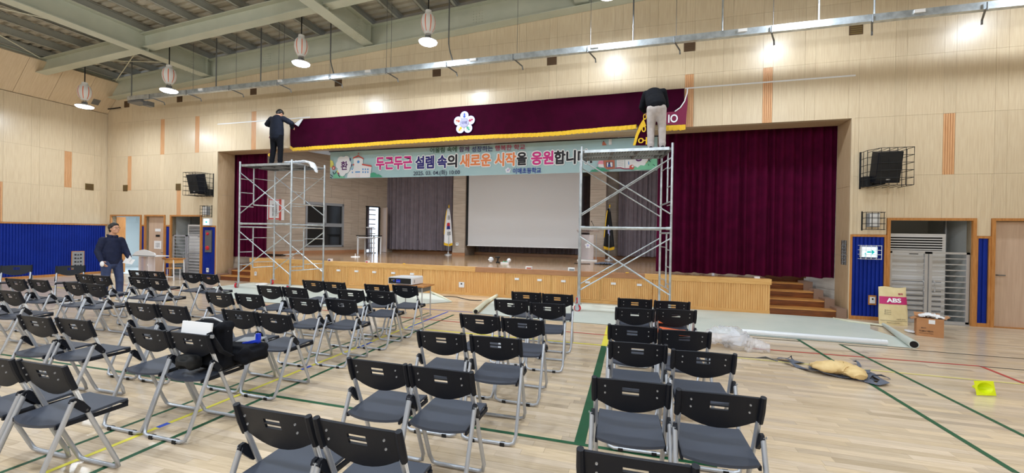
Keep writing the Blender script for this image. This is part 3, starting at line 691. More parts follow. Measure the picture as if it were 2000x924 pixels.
# ---- valance on the wall above the stage
YV = -.10
val = empty('stage_valance', (0, YV, 4.1), 'long maroon valance with gold fringe and flower emblem being hung above the stage', 'valance')
top = [(575, 241), (584, 237), (592, 233), (700, 225), (905, 208), (1100, 192), (1240, 180), (1343, 173)]
bot = [(562, 282), (574, 290), (584, 289), (700, 281), (905, 267), (1000, 263), (1080, 259), (1243, 245), (1250, 245), (1300, 243)]
def interp(pts, u):
    for (a, b), (c, d) in zip(pts, pts[1:]):
        if u <= c: return b+(d-b)*(max(u, a)-a)/(c-a)
    return pts[-1][1]
T3 = [(at(u, v, y=YV).x, at(u, v, y=YV).z) for u, v in top]; B3 = [(at(u, v, y=YV).x, at(u, v, y=YV).z) for u, v in bot]
B3 = [(x, z) for x, z in B3]; x0v, x1v = at(568, 262, y=YV).x, at(1336, 200, y=YV).x
def vy(x, b): return YV-.015-.012*math.sin(x*2.3+b*2)-.018*math.sin(x*9+b*5)*(1-b)*.5-(.03*math.exp(-((x+5.0)/.25)**2)*math.sin(b*9))
MB().grid(lambda a, b: (lambda x: Vector((x, vy(x, b), interp(B3, x)*(1-b)+interp(T3, x)*b)))(x0v+(x1v-x0v)*a), 160, 10).build('cloth', 'maroon2', val, smooth=True, ang=80, solid=.006)
fx1 = at(1243, 245, y=YV).x
def fringe(x0, x1, parent, n, zf, h=.1, yy=None):
    MB().grid(lambda a, b: (lambda x: Vector((x, (yy if yy is not None else vy(x, 0))-.006-.006*math.sin(x*60), zf(x)-h+h*b+(.005*math.sin(x*47)+.005*math.sin(x*91))*(1-b))))(x0+(x1-x0)*a), n, 2).build('fringe', 'gold', parent, smooth=True, solid=.008)
fringe(x0v, fx1, val, 500, lambda x: interp(B3, x)+.015)
# right end: the folded-back corner with its white backing and lettering
RC = [(1343, 173), (1342, 182), (1337, 198), (1329, 210), (1318, 218), (1304, 219), (1298, 222), (1298, 242), (1339, 247), (1343, 200)]
MB().poly([at(u, v, y=YV-.05) for u, v in RC], (0, -.006, 0)).build('folded_corner', 'maroon_l', val)
MB().tube([at(u, v, y=YV-.06) for u, v in ((1343, 173), (1342, 182), (1337, 198), (1329, 210), (1318, 218))], .014).build('white_backing_tape', 'white', val)
zA, zB = at(1339, 246, y=YV-.06), at(1298, 243, y=YV-.06); fringe(zB.x, zA.x, val, 30, lambda x: zA.z+.03, .12, YV-.06)
a, b = at(1305, 240, y=YV-.06), at(1324, 223, y=YV-.06); text('IO', a.x, b.x, a.z, b.z, YV-.062, 't_wht', parent=val, off=.015)
# swag hanging at the worker's legs
SW = [(1261, 217), (1249, 235), (1243, 262), (1238, 284), (1268, 284), (1270, 250), (1272, 222)]
MB().poly([at(u, v, y=-.22) for u, v in SW], (0, .02, 0)).build('hanging_swag', 'maroon2', val)
for q in ([(1257, 232), (1249, 245), (1242, 262), (1236, 284), (1241, 284), (1247, 264), (1254, 250), (1262, 246)],): MB().poly([at(u, v, y=-.235) for u, v in q], (0, -.01, 0)).build('fringe', 'gold', val)
for s_, bx in (('이', (1253, 244, 1266, 262)), ('어', (1246, 268, 1264, 283)), ('ㅇ', (1256, 222, 1263, 234))):
    a, b = at(bx[0], bx[3], y=-.245), at(bx[2], bx[1], y=-.245); text(s_, a.x, b.x, a.z, b.z, -.247, 'gold', parent=val, off=.02)
# left end: loose tail below the worker and the white tape corner
MB().poly([at(u, v, y=-.2) for u, v in ((575, 242), (583, 247), (592, 233), (589, 232))], (0, -.01, 0)).build('white_backing_tape', 'white', val)
MB().poly([at(u, v, y=-.25) for u, v in ((536, 250), (527, 264), (525, 269), (532, 275), (526, 298), (529, 304), (538, 292), (545, 262))], (0, .03, 0)).build('loose_tail', 'maroon_l', val)
MB().poly([at(u, v, y=-.26) for u, v in ((524, 303), (531, 310), (535, 306), (532, 299), (526, 300))], (0, -.02, 0)).build('fringe', 'gold', val)
# emblem on the valance
em = empty('flower_emblem', (0, YV-.05, 4.5)); em.parent = val; em.location = Vector((0, YV-.05, 4.5))-wloc(val)
ec = at(907, 240, y=YV-.05); R0 = abs(at(907, 217, y=YV-.05).z-ec.z)
cols = ['l_blue', 't_cri', 'b_green', 'gold', 'b_brick']
for i in range(5):
    an = math.radians(90-72*i); pc = (ec.x+R0*.60*math.cos(an), ec.z+R0*.60*math.sin(an))
    disc(pc, R0*.40, YV-.055, 't_navy', em, 'petal_outline'); disc(pc, R0*.375, YV-.058, 'e_white', em, 'petal')
    hc = (ec.x+R0*.73*math.cos(an), ec.z+R0*.73*math.sin(an)); disc(hc, R0*.085, YV-.061, cols[i], em, 'petal_figure', 12)
    bc = (ec.x+R0*.54*math.cos(an), ec.z+R0*.54*math.sin(an)); disc(bc, R0*.11, YV-.061, cols[i], em, 'petal_figure', 12)
    for sg in (-1, 1):
        q = (ec.x+R0*(.66*math.cos(an)-sg*.15*math.sin(an)), ec.z+R0*(.66*math.sin(an)+sg*.15*math.cos(an))); disc(q, R0*.035, YV-.061, cols[i], em, 'petal_figure', 8)
disc((ec.x, ec.z), R0*.40, YV-.064, 't_navy', em, 'centre_outline'); disc((ec.x, ec.z), R0*.385, YV-.067, 'e_lav', em, 'centre')
text('이매', ec.x-R0*.24, ec.x+R0*.24, ec.z-R0*.12, ec.z+R0*.14, YV-.071, 't_dnav', parent=em)
# white hanging tape (hook-and-loop strip) on the wall
block('hanging_strip', at(425, 243, y=0).x, -5.0, -.006, 0, 5.015, 5.045, 'white', wall); block('hanging_strip', 5.4, at(1671, 148, y=0).x, -.006, 0, 5.015, 5.045, 'white', wall)
# ---- banner
YBn = .62
bn = empty('event_banner', (0, YBn, 3.3), 'pale blue printed banner with Korean lettering hanging across the stage opening', 'banner')
def B(u, v): return at(u, v, y=YBn)
zt_, zb_ = (B(645, 296).z+B(1283, 268).z)/2, (B(645, 349).z+B(1283, 333).z)/2; xb0, xb1 = B(645, 320).x, B(1284, 300).x
MB().grid(lambda a, b: Vector((xb0+(xb1-xb0)*a, YBn+.006*math.sin(a*40)*b, zb_+(zt_-zb_)*b-.012*math.sin(a*math.pi))), 60, 4).build('sheet', 'bann', bn, smooth=True, solid=.003)
MB().tube([(xb0-.05, YBn, zt_+.01), (xb1+.05, YBn, zt_+.01)], .015).build('top_pole', 'dark', bn)
LY = [YBn-.014]
def art(m, pts, name='print', d=None):
    LY[0] -= .00012
    MB().poly([Vector((B(u, v).x, LY[0], B(u, v).z)) for u, v in pts]).build(name, m, bn)
def adisc(m, u, v, r, name='print'):
    LY[0] -= .00012; c = B(u, v); disc((c.x, c.z), r, LY[0], m, bn, name, 16)
def btxt(s, u0, v0, u1, v1, m, off=.03, out=None):
    a, b = B(u0, v1), B(u1, v0); zc = (a.z+b.z)/2; uc = (u0+u1)/2; z0, z1 = B(uc, (v1+v0)/2+(v1-v0)/2).z, B(uc, (v1+v0)/2-(v1-v0)/2).z
    LY[0] -= .0002
    if out: text(s, a.x, b.x, z0, z1, LY[0], out, parent=bn, bold=off+.15); LY[0] -= .0006
    text(s, a.x, b.x, z0, z1, LY[0], m, parent=bn, off=off)
# boxes are given as mid-line boxes (u0, top, u1, bottom) at the segment centre
btxt('두근두근', 735, 307, 805, 330.5, 't_mag', .05, 't_wht')
btxt('설렘', 812, 305, 848, 329, 't_navy', .05, 't_wht'); btxt('속', 855, 304, 873, 328, 't_navy', .05, 't_wht'); btxt('의', 874.5, 302.5, 893, 327, 't_blk', .05, 't_wht')
btxt('새로운', 899, 301, 959, 325.5, 't_org', .05, 't_wht'); btxt('시작', 967, 299, 1008, 324, 't_org', .05, 't_wht'); btxt('을', 1010, 298, 1029, 322.5, 't_blk', .05, 't_wht')
btxt('응원', 1038, 296, 1081, 321.5, 't_mag', .05, 't_wht'); btxt('합니다', 1083, 294, 1150, 320, 't_blk', .05, 't_wht'); btxt('.', 1152, 314, 1157, 319, 't_blk', .05, 't_wht')
btxt('어울림 속에', 840.5, 287.5, 893, 298, 't_grn', .012); btxt('함께', 897, 286.5, 917, 297, 't_pur', .012); btxt('성장하는', 921.5, 285.5, 963, 296.5, 't_navy', .012); btxt('행복한 학교', 967, 283, 1026, 294, 't_cri', .012)
btxt('2025. 03. 04.(화) 10:00', 808, 332.5, 899, 344, 't_dnav', .008); btxt('이매초등학교', 1002, 328, 1057, 339, 't_blu', .02)
for i in range(5):
    an = math.radians(90+72*i); c = B(992.5, 333); adisc('e_white', 992.5+3.2*math.cos(an), 333-3.2*math.sin(an), .035)
adisc('e_lav', 992.5, 333, .025); adisc('t_mag', 995, 331, .012)
# left illustration: bushes, flowers, burst with word, school house
art('b_yel', [(646, 312), (651, 315), (653, 322), (648, 328), (646, 326)])
art('b_mint', [(652, 348.5), (652, 343), (656, 337), (661, 340), (664, 345), (669, 341), (675, 348.2)]); 
for st_ in ([(650.5, 336), (652, 335.5), (654, 341), (652.5, 341.5)], [(654, 340), (658, 334), (659, 335), (655, 341)], [(646, 340), (651, 344.5), (650, 346), (646, 342)], [(646, 345), (650, 348), (648, 348.8), (646, 347.5)], [(662, 341), (665, 346), (664, 346.5), (661, 342)]): art('b_dgreen', st_)
adisc('b_red', 652.5, 328.5, .06); adisc('b_white', 652.5, 328.5, .025); adisc('b_yel', 661.5, 335, .05); adisc('t_cri', 662, 339, .03)
art('b_sky', [(670, 308), (674, 304.5), (678, 308)]); art('t_navy', [(681, 309), (686, 309.5), (686, 315)]); art('t_navy', [(686, 319), (689, 322), (686, 326.5)]); art('b_yel', [(661, 311), (664, 309), (664, 313)]); art('b_sky', [(682, 338), (686, 332), (686, 338)])
for (uu, vv, r) in ((672, 319, .2), (664, 322, .13), (667, 314, .13), (677, 313, .13), (680, 322, .13), (677, 330, .14), (668, 331, .14), (670, 337, .12), (661, 324, .07)): adisc('b_white', uu, vv, r)
btxt('환', 667, 315.5, 680, 332, 't_pur', .03)
art('b_white', [(679, 347.5), (680, 340), (688, 330), (692, 330), (692, 309), (710, 309), (710, 322), (727, 326), (724, 346.6)])
art('b_red', [(690.5, 311), (700.5, 306), (711, 312), (711, 309.5), (700.5, 303.5), (690.5, 308)]); art('b_red', [(708, 320), (726, 323), (727.5, 326.5), (708, 323)]); art('b_red', [(690, 320.5), (693, 320.5), (692.5, 324), (690.5, 323.5)])
art('b_red', [(700.2, 299), (703.5, 300), (700.2, 301.2)]); art('grey', [(699.8, 298.5), (700.3, 298.5), (700.3, 304), (699.8, 304)])
adisc('b_sky', 701, 316.5, .045)
for uu in (710, 714.7, 719.6):
    for vv in (331, 336.5): art('b_sky', [(uu-1.2, vv-1.6), (uu+1.2, vv-1.7), (uu+1.2, vv+1.5), (uu-1.2, vv+1.6)])
for uu, vv in ((689, 331), (689.5, 337)): art('b_sky', [(uu-1.1, vv-1.5), (uu+1.1, vv-1.6), (uu+1.1, vv+1.4), (uu-1.1, vv+1.5)])
art('b_sky', [(695, 335.2), (704.5, 335), (704.5, 337.3), (695, 337.5)])
for uu in (697, 700.5, 703.5): art('b_pink', [(uu-.15, 339), (uu+.15, 339), (uu+.15, 347), (uu-.15, 347)])
art('b_green', [(724, 346.6), (724.5, 339), (727, 338), (730, 337), (734, 338), (737, 341), (741, 340.8), (745, 343), (748, 345.8)])
# right illustration: pencil, ruler, gate house, open book, burst, bush
art('b_brick', [(1176.5, 284.5), (1176.5, 280), (1179, 275), (1185, 284)]); art('t_blk', [(1178, 277.5), (1179, 275), (1180.5, 277.5)]); art('b_white', [(1189, 283.5), (1189, 272.5), (1195, 272), (1195, 283)])
for vv in (274, 276.5, 279, 281.5): art('grey', [(1192.5, vv), (1195, vv), (1195, vv+.5), (1192.5, vv+.5)])
art('b_green', [(1152, 335.6), (1156, 332), (1160, 332), (1164, 328), (1168, 326), (1172, 330), (1178, 328), (1185, 332), (1192, 334.6)])
art('b_white', [(1168, 326), (1170, 319), (1178, 318), (1180, 328)]); art('b_pink', [(1167, 321), (1170, 314.5), (1178, 314), (1179, 321)])
art('b_brick', [(1178, 305), (1200, 304.5), (1201, 330), (1185, 331), (1180, 326)]); art('b_ochre', [(1176, 299), (1203, 298), (1201, 307), (1178, 308)]); art('b_red', [(1176.5, 303), (1202, 302), (1202, 304.5), (1177, 305.5)])
art('t_dnav', [(1184, 317), (1197, 316.5), (1197.5, 327), (1184, 327.5)]); art('b_white', [(1185.5, 318), (1196, 317.5), (1196.3, 326), (1185.5, 326.5)]); adisc('t_blk', 1190, 319.5, .025); art('t_blu', [(1188, 321), (1192, 321), (1193, 326), (1187, 326)])
art('b_white', [(1205, 306), (1213, 303.5), (1220, 306), (1220, 329), (1212, 327), (1205, 327.5)]); art('b_white', [(1221, 306), (1226, 303.5), (1228, 304), (1230, 329), (1221, 329)]); art('t_cri', [(1202, 327.8), (1212, 327.3), (1220, 329.4), (1232, 329), (1232, 330.5), (1220, 331), (1212, 329), (1202, 329.5)])
for k in range(7): art('grey', [(1207, 309+2.4*k), (1218, 310+2.4*k), (1218, 310.5+2.4*k), (1207, 309.5+2.4*k)])
art('t_navy', [(1219, 303.5), (1228, 303), (1226.5, 309.5)]); art('b_sky', [(1227, 313), (1235, 321), (1227, 322)]); art('b_ochre', [(1265, 312), (1264, 320), (1256, 320.5)])
for (uu, vv, r) in ((1245, 308, .22), (1238, 308, .16), (1252, 308, .18), (1245, 318, .2), (1258, 305, .12), (1233, 304, .1)): adisc('b_white', uu, vv, r)
btxt('영', 1239, 291, 1254, 315.5, 't_pur', .03)
art('b_mint', [(1232, 332.5), (1236, 326), (1241, 325), (1245, 328), (1251, 323), (1258, 324), (1263, 318), (1272, 312), (1276, 305), (1283, 303), (1283, 331.6)])
adisc('b_red', 1234, 327, .06); adisc('b_white', 1235.5, 325.5, .025); adisc('b_red', 1272, 306.5, .055); adisc('b_red', 1267, 309, .04)
for q in ([(1275, 305), (1283, 308.5), (1282, 311), (1274, 307)], [(1267, 311), (1271, 317), (1269.5, 317.5), (1266, 313)], [(1265, 320), (1268, 323.5), (1266.5, 324)], [(1275, 321), (1280, 324), (1278, 324.5), (1274.5, 322)]): art('b_dgreen', q)

# ---- pendant lamps: three rows of bright discs under ribbed white housings
def lamp(x, y, z, label=None, detail=True, group='pendant lamps over the hall'):
    L = empty('pendant_lamp', (x, y, z), label, 'lamp', group)
    MB().lathe([(0, .035), (.15, .035), (.2, .01), (.21, -.01), (.205, -.012)], (x, y, z), 28).build('lamp_shade', 'white', L, smooth=True)
    MB().lathe([(.205, -.008), (.2, -.03), (.17, -.05), (.0, -.06)], (x, y, z), 28).build('light_disc', 'lampglow', L, smooth=True)
    h = .16; hb = MB().use('offwhite').use('orange'); prof = [(0, h), (.07, h), (.1, h+.04), (.145, h+.12), (.165, h+.22), (.165, h+.30), (.14, h+.40), (.09, h+.46), (.075, h+.48), (.07, h+.54), (0, h+.55)]
    hb.lathe(prof, (x, y, z), 48, mf=lambda i, k: 1 if (k % 6 == 0 and 2 <= i <= 5) else 0)
    hb.build('housing', None, L, smooth=True)
    MB().tube([(x-.06, y, z+.02), (x-.06, y, z+h)], .008).tube([(x+.06, y, z+.02), (x+.06, y, z+h)], .008).box(x-.05, x+.05, y-.05, y+.05, z+.05, z+.12).build('bracket', 'steel_d', L)
    MB().tube([(x, y, z+h+.5), (x, y, zbeam(x)+.25)], .014).build('rod', 'blackm', L)
    fr = y > -2.5
    for kind_, en in (('AREA', LAMP_W if fr else LAMP_W*(.85 if y > -7 else 1.3)), ('POINT', 14 if fr else LAMP_W*(.75 if y > -7 else 1.2))):
        ld = bpy.data.lights.new('lamp_light', kind_); ld.energy = en; ld.color = (.83, .92, 1.0)
        if kind_ == 'AREA': ld.shape = 'DISK'; ld.size = .38
        else: ld.shadow_soft_size = .15  # point light under the disc is added fill for upper walls and roof
        lo = bpy.data.objects.new('lamp_light', ld); col.objects.link(lo); lo.parent = L; lo.location = (0, 0, -.075 if kind_ == 'AREA' else -.3)
    return L
vis_l = [(165, 207, -1.85, 'leftmost of the four lit pendant lamps, near the side wall'), (330, 176, -1.65, 'lit pendant lamp second from the left, above the left doorways'), (588, 123, -1.62, 'lit pendant lamp second from the right, above the left scaffold worker'), (836, 81, -1.65, 'rightmost lit pendant lamp, in front of the pale roof beam above the valance')]
for u, v, y, lb in vis_l:
    q = at(u, v, y=y); lamp(q.x, y, q.z, lb)
for x, z in ((3.75, 6.5), (7.6, 6.45), (11.5, 6.5)): lamp(x, -1.65, z, 'pendant lamp of the front row above the %s' % {3.75: 'right scaffold tower', 7.6: 'right curtain', 11.5: 'far right doorway'}[x])
for ry_, y in (('second', -6.6), ('third', -11.0), ('last', -15.5)):
    for nx_, x in (('leftmost', -8.2), ('second from left', -4.0), ('middle', .2), ('second from right', 4.4), ('rightmost', 8.8)):
        lamp(x, y, 5.9 if y > -7 else 5.7, 'pendant lamp, %s in the %s row back from the stage wall' % (nx_, ry_))
# unseen fill strips, added behind the header to brighten the stage
for x in (-4.5, 0, 4.5):
    t = empty('stage_fill_strip', (x, 1.35, 4.7), '%s added fill strip hidden on the stage ceiling behind the header' % {-4.5: 'left', 0: 'middle', 4.5: 'right'}[x], 'lamp', 'added stage fill strips')
    block('tray', x-.7, x+.7, 1.27, 1.43, 4.7, 4.85, 'white', t)
    ld = bpy.data.lights.new('strip_fill', 'AREA'); ld.shape = 'RECTANGLE'; ld.size = 1.3; ld.size_y = .12; ld.energy = 170; ld.color = (.92, .96, 1)
    lo = bpy.data.objects.new('strip_fill', ld); col.objects.link(lo); lo.parent = t; lo.location = (0, 0, -.02)
# ---- hanging steel rail
RY, RZ = -.9, 5.76
rl = empty('hanging_rail', (0, RY, RZ), 'long galvanised steel rail hanging on rods in front of the wall', 'rail')
x0r = at(252, 192, y=RY).x
MB().box(x0r, 13.6, RY-.05, RY+.05, RZ-.065, RZ+.065).build('box_rail', 'steel', rl)
for u in (258, 423, 510, 653, 885, 1236, 1410, 1598, 1706):
    x = at(u, 100, y=RY).x; kink = u in (653, 885)
    pts = [(x, RY, RZ+.06), (x-.08, RY, RZ+.3), (x-.12, RY, RZ+.5), (x-.12, RY, zbeam(x)+.2)] if kink else [(x, RY, RZ+.06), (x, RY, zbeam(x)+.2)]
    MB().tube(pts, .016).build('hanger_rod', 'steel_d' if u < 1300 else 'steel', rl)
for u in (378, 462, 545, 555, 645, 755, 764, 1010, 1153, 1320, 1509): 
    x = at(u, 100, y=RY).x; MB().tube([(x, RY+.0, RZ+.06), (x, RY, zbeam(x)+.2)], .005).build('hanger_wire', 'steel_d', rl)
for u in (300, 372, 455, 549, 650, 760, 877, 1007, 1152, 1320, 1508, 1704, 1925):
    x = at(u, 100, y=RY).x; MB().tube([(x-.04, RY-.05, RZ-.05), (x+.1, RY+.25, RZ-.12), (x+.11, RY+.27, RZ-.2)], .016).tube([(x-.04, RY-.08, RZ+.04), (x-.04, RY-.08, RZ-.1)], .012).build('pipe_bracket', 'steel_d', rl)
for u in (397, 550, 722, 926, 1162, 1448, 1790):
    x = at(u, 100, y=RY).x; MB().box(x-.08, x+.08, RY-.08, RY-.04, RZ-.01, RZ+.05).build('clamp', 'offwhite', rl)
MB().box(x0r, x0r+.6, RY-.04, RY+.3, RZ-.14, RZ-.08).box(x0r+.55, x0r+.75, RY+.05, RY+.25, RZ-.24, RZ-.1).build('end_bracket', 'steel_d', rl)
# ---- vents in the walls
names = ['first', 'second', 'third', 'fourth', 'fifth', 'sixth', 'seventh', 'eighth']
for i, x in enumerate((-12.85, -10.32, -7.18, -4.02, -.86, 2.30, 5.48, 8.66)):
    v = empty('wall_vent', (x, 0, 5.98), 'brown square wall vent, %s from the left in the high row under the rail' % names[i], 'vent', 'high wall vents')
    MB().box(x-.12, x+.12, -.012, .005, 5.87, 6.09).build('frame', 'brown', v)
    for k in range(5): block('fin', x-.1, x+.1, -.018, -.008, 5.885+.04*k, 5.905+.04*k, 'olive' if i == 7 else 'brown', v)
for x, lb in ((-12.87, 'olive square wall vent beside the low orange ribbed panel near the corner'), (-10.33, 'olive square wall vent left of the caged speaker')):
    v = empty('wall_vent', (x, 0, 3.03), lb, 'vent'); MB().box(x-.11, x+.11, -.012, .005, 2.92, 3.14).build('frame', 'olive', v)
    for k in range(5): block('fin', x-.09, x+.09, -.018, -.008, 2.935+.04*k, 2.955+.04*k, 'brown', v)
v = empty('wall_vent', (XL, -.5, 3.03), 'olive square wall vent on the side wall', 'vent'); MB().box(XL, XL+.02, -.62, -.39, 2.92, 3.14).build('frame', 'olive', v)
for k in range(5): block('fin', XL+.018, XL+.03, -.6, -.41, 2.935+.04*k, 2.955+.04*k, 'brown', v)
v = MB().obox(Vector((-13.60, -.47, 5.97)), Vector((.02, 0, -.018)), Vector((0, .2, 0)), Vector((.14, 0, .16))).build('wall_vent', 'steel_d'); tag(v, 'grey square vent on the sloping upper side wall', 'vent')
MB().tube([at(211, 213, x=-13.7), at(222, 212, y=-.05), at(235, 210, y=-.05)], .02).build('wall_cable', 'dark', wall)
# ---- caged loudspeakers and boxes
def cage(x0, x1, y0, z0, z1, parent, step=.13, thick=None):
    t = MB(); r = .006
    z = z0
    while z <= z1+.01:
        t.tube([(x0, 0, z), (x0, y0*.55, z), (x0+.12*(1 if x1 > x0 else -1), y0, z), (x1, y0, z), (x1, 0, z)], r, 5); z += (z1-z0)/5
    n = max(3, int(abs(x1-x0)/step))
    for i in range(n+1):
        x = x0+.12*(1 if x1 > x0 else -1)+(x1-x0-.12*(1 if x1 > x0 else -1))*i/n; t.tube([(x, 0, z1), (x, y0, z1), (x, y0, z0), (x, 0, z0)], r, 5)
    for yy in (y0*.55, y0*.25): t.tube([(x0, yy, z0), (x0, yy, z1)], r, 5).tube([(x1, yy, z0), (x1, yy, z1)], r, 5)
    t.box(x0-.015, x0+.015, -.01, .0, z0-.02, z1+.02)
    return t.build('wire_cage', 'blackm', parent)
def speaker(s, lb):
    x = s*9.0; e = empty('wall_speaker', (x, 0, 3.0), lb, 'speaker', 'caged wall loudspeakers')
    # cabinet tilted downwards
    R = Matrix.Rotation(math.radians(14), 3, 'X') @ Matrix.Identity(3); Rz = Matrix.Rotation(math.radians(-6*s), 3, 'Z'); Q = Rz @ R
    c = Vector((x+.07*s, -.30, 3.08)); t = MB().obox(c, Q @ Vector((.38, 0, 0)), Q @ Vector((0, .30, 0)), Q @ Vector((0, 0, .60)))
    t.build('cabinet', 'black', e)
    MB().obox(c+Q @ Vector((0, -.155, .02)), Q @ Vector((.36, 0, 0)), Q @ Vector((0, .012, 0)), Q @ Vector((0, 0, .54))).build('front_grille', 'blackm', e)
    MB().obox(c+Q @ Vector((0, -.165, -.23)), Q @ Vector((.06, 0, 0)), Q @ Vector((0, .006, 0)), Q @ Vector((0, 0, .02))).build('badge', 'alum', e)
    MB().box(x-.14*s-.07, x-.14*s+.07, -.14, 0, 2.72, 2.92).box(x-.05, x+.07, -.3, -.05, 2.74, 2.79).build('bracket', 'blackm', e)
    cage(s*8.78, s*9.42, -.5, 2.70, 3.42, e)
speaker(1, 'black loudspeaker in a wire cage on the wall right of the stage'); speaker(-1, 'black loudspeaker in a wire cage on the wall left of the stage')
def junction(s, lb):
    n0 = set(bpy.data.objects.keys())
    e = empty('junction_box', (s*8.99, 0, 2.0), lb, 'box', 'caged junction boxes')
    MB().box(s*8.99-.09, s*8.99+.09, -.12, 0, 1.90, 2.18).build('box', 'grey', e); t = MB()
    block('cover', s*8.99-.08, s*8.99+.08, -.128, -.118, 1.92, 2.16, 'offwhite', e)
    for k in range(4): t.tube([(s*8.83, 0, 1.85+.115*k), (s*8.83, -.16, 1.85+.115*k), (s*9.15, -.16, 1.85+.115*k), (s*9.15, 0, 1.85+.115*k)], .006, 5)
    for k in range(4): t.tube([(s*8.83+s*.1*k, -.16, 1.84), (s*8.83+s*.1*k, -.16, 2.2)], .006, 5)
    t.tube([(s*8.83, 0, 1.83), (s*8.83, 0, 2.22)], .014, 5); t.build('wire_cage', 'blackm', e)
    if s < 0: e.location.z += .19
junction(1, 'small grey box in a wire cage below the right loudspeaker'); junction(-1, 'small grey box in a wire cage below the left loudspeaker')
# exit signs
e = empty('exit_sign', (8.93, 0, 1.4), 'lit exit sign with turquoise arrow on the blue panel right of the stage', 'sign')
block('light_box', 8.80, 9.07, -.08, 0, 1.28, 1.50, 'offwhite', e); block('lit_face', 8.81, 9.06, -.086, -.079, 1.29, 1.49, 'sign', e)
MB().poly([(x, -.092, z) for x, z in ((8.89, 1.405), (8.97, 1.405), (8.97, 1.44), (9.02, 1.39), (8.97, 1.34), (8.97, 1.375), (8.89, 1.375))], (0, .005, 0)).build('arrow', 'signarrow', e); 
MB().ell((8.86, -.09, 1.36), (.012, .004, .012)).tube([(8.86, -.09, 1.35), (8.87, -.09, 1.32), (8.85, -.09, 1.30)], .006, 4).build('running_figure', 'signarrow', e)
t = MB()
for k in range(4): t.tube([(8.77, 0, 1.25+.09*k), (8.77, -.12, 1.25+.09*k), (9.12, -.12, 1.25+.09*k), (9.12, 0, 1.25+.09*k)], .005, 4)
for k in range(5): t.tube([(8.77+.0875*k, -.12, 1.24), (8.77+.0875*k, -.12, 1.53)], .005, 4)
t.build('wire_cage', 'offwhite', e)
e = empty('exit_sign', (-8.95, 0, 1.86), 'lit exit sign above the fire alarm panel left of the stage', 'sign')
block('light_box', -9.08, -8.80, -.10, 0, 1.75, 1.98, 'offwhite', e); block('lit_face', -9.05, -8.83, -.106, -.099, 1.77, 1.96, 'sign', e)
MB().poly([(x, -.112, z) for x, z in ((-8.97, 1.875), (-8.92, 1.875), (-8.92, 1.90), (-8.88, 1.86), (-8.92, 1.82), (-8.92, 1.845), (-8.97, 1.845))], (0, .005, 0)).build('arrow', 'signarrow', e)
# fire alarm, switches, notices
f = empty('fire_alarm_panel', (-8.95, 0, 1.2), 'grey fire alarm panel with two red domes on the blue panel', 'alarm')
block('plate', -9.08, -8.80, -.03, 0, .88, 1.60, 'steel_d', f)
for z, r in ((1.48, .05), (1.02, .07)): MB().lathe([(r, 0), (r*.8, .03), (0, .045)], (0, 0, 0), 14).build('dome', 'red', f)
for ch in f.children:
    if ch.name.startswith('dome'):
        ch.rotation_euler = (math.radians(90), 0, 0)
ds = [c for c in f.children if c.name.startswith('dome')]
for c, z in zip(ds, (1.48, 1.02)):
    for vtx in c.data.vertices: vtx.co += wloc(f)
    c.location = Vector((-8.96, -.03, z))-wloc(f)
def plate(name, x, z, w_, h_, y, lb, cat, back=None):
    e = empty(name, (x, y, z), lb, cat)
    if back: block('backplate', x-w_*.75, x+w_*.75, y-.012, y, z-h_*.75, z+h_*.75, back, e)
    block('plate', x-w_/2, x+w_/2, y-.022, y-.0, z-h_/2, z+h_/2, 'white', e); block('socket_hole', x-w_*.15, x+w_*.15, y-.025, y-.02, z+h_*.05, z+h_*.3, 'blackm', e); return e
plate('wall_socket', 9.025, .41, .09, .13, -.012, 'white socket on a wooden backplate behind the kraft bag', 'socket', 'frame_wood')
plate('wall_socket', -8.95, .30, .09, .14, -.012, 'white double socket at the foot of the blue panel left of the stage', 'socket')
plate('stage_socket', -6.96, .27, .08, .12, -.014, 'small white socket on the stage front at its left end', 'socket')
plate('stage_socket', -.02, .27, .15, .14, -.014, 'white double socket in the middle of the stage front', 'socket')
q = at(893, 477, y=5.4); plate('pilaster_socket', q.x, q.z, .12, .12, 5.4, 'white socket on the stone pilaster beside the national flag', 'socket')
n_ = empty('wall_map', (XL, -.8, .5), 'framed grey plan board low on the blue side wall', 'board')
block('frame', XL+.018, XL+.04, -.97, -.63, .19, .81, 'frame_wood', n_); block('sheet', XL+.038, XL+.045, -.95, -.65, .21, .79, 'grey', n_)
for k in range(4): text('■▲●', -.9, -.7, .3+.12*k, .36+.12*k, 0, 't_blk', parent=n_, rt=(0, 1, 0), org=Vector((XL+.047, 0, 0)))
n_ = empty('wall_notice', (W-.01, .2, 1.3), 'white notice sheet on the right side post of the stage opening', 'notice'); block('sheet', W-.012, W-.004, .1, .34, 1.10, 1.62, 'paper', n_)
for k in range(6): block('print_line', W-.015, W-.011, .13, .31, 1.16+.07*k, 1.175+.07*k, 'grey', n_)
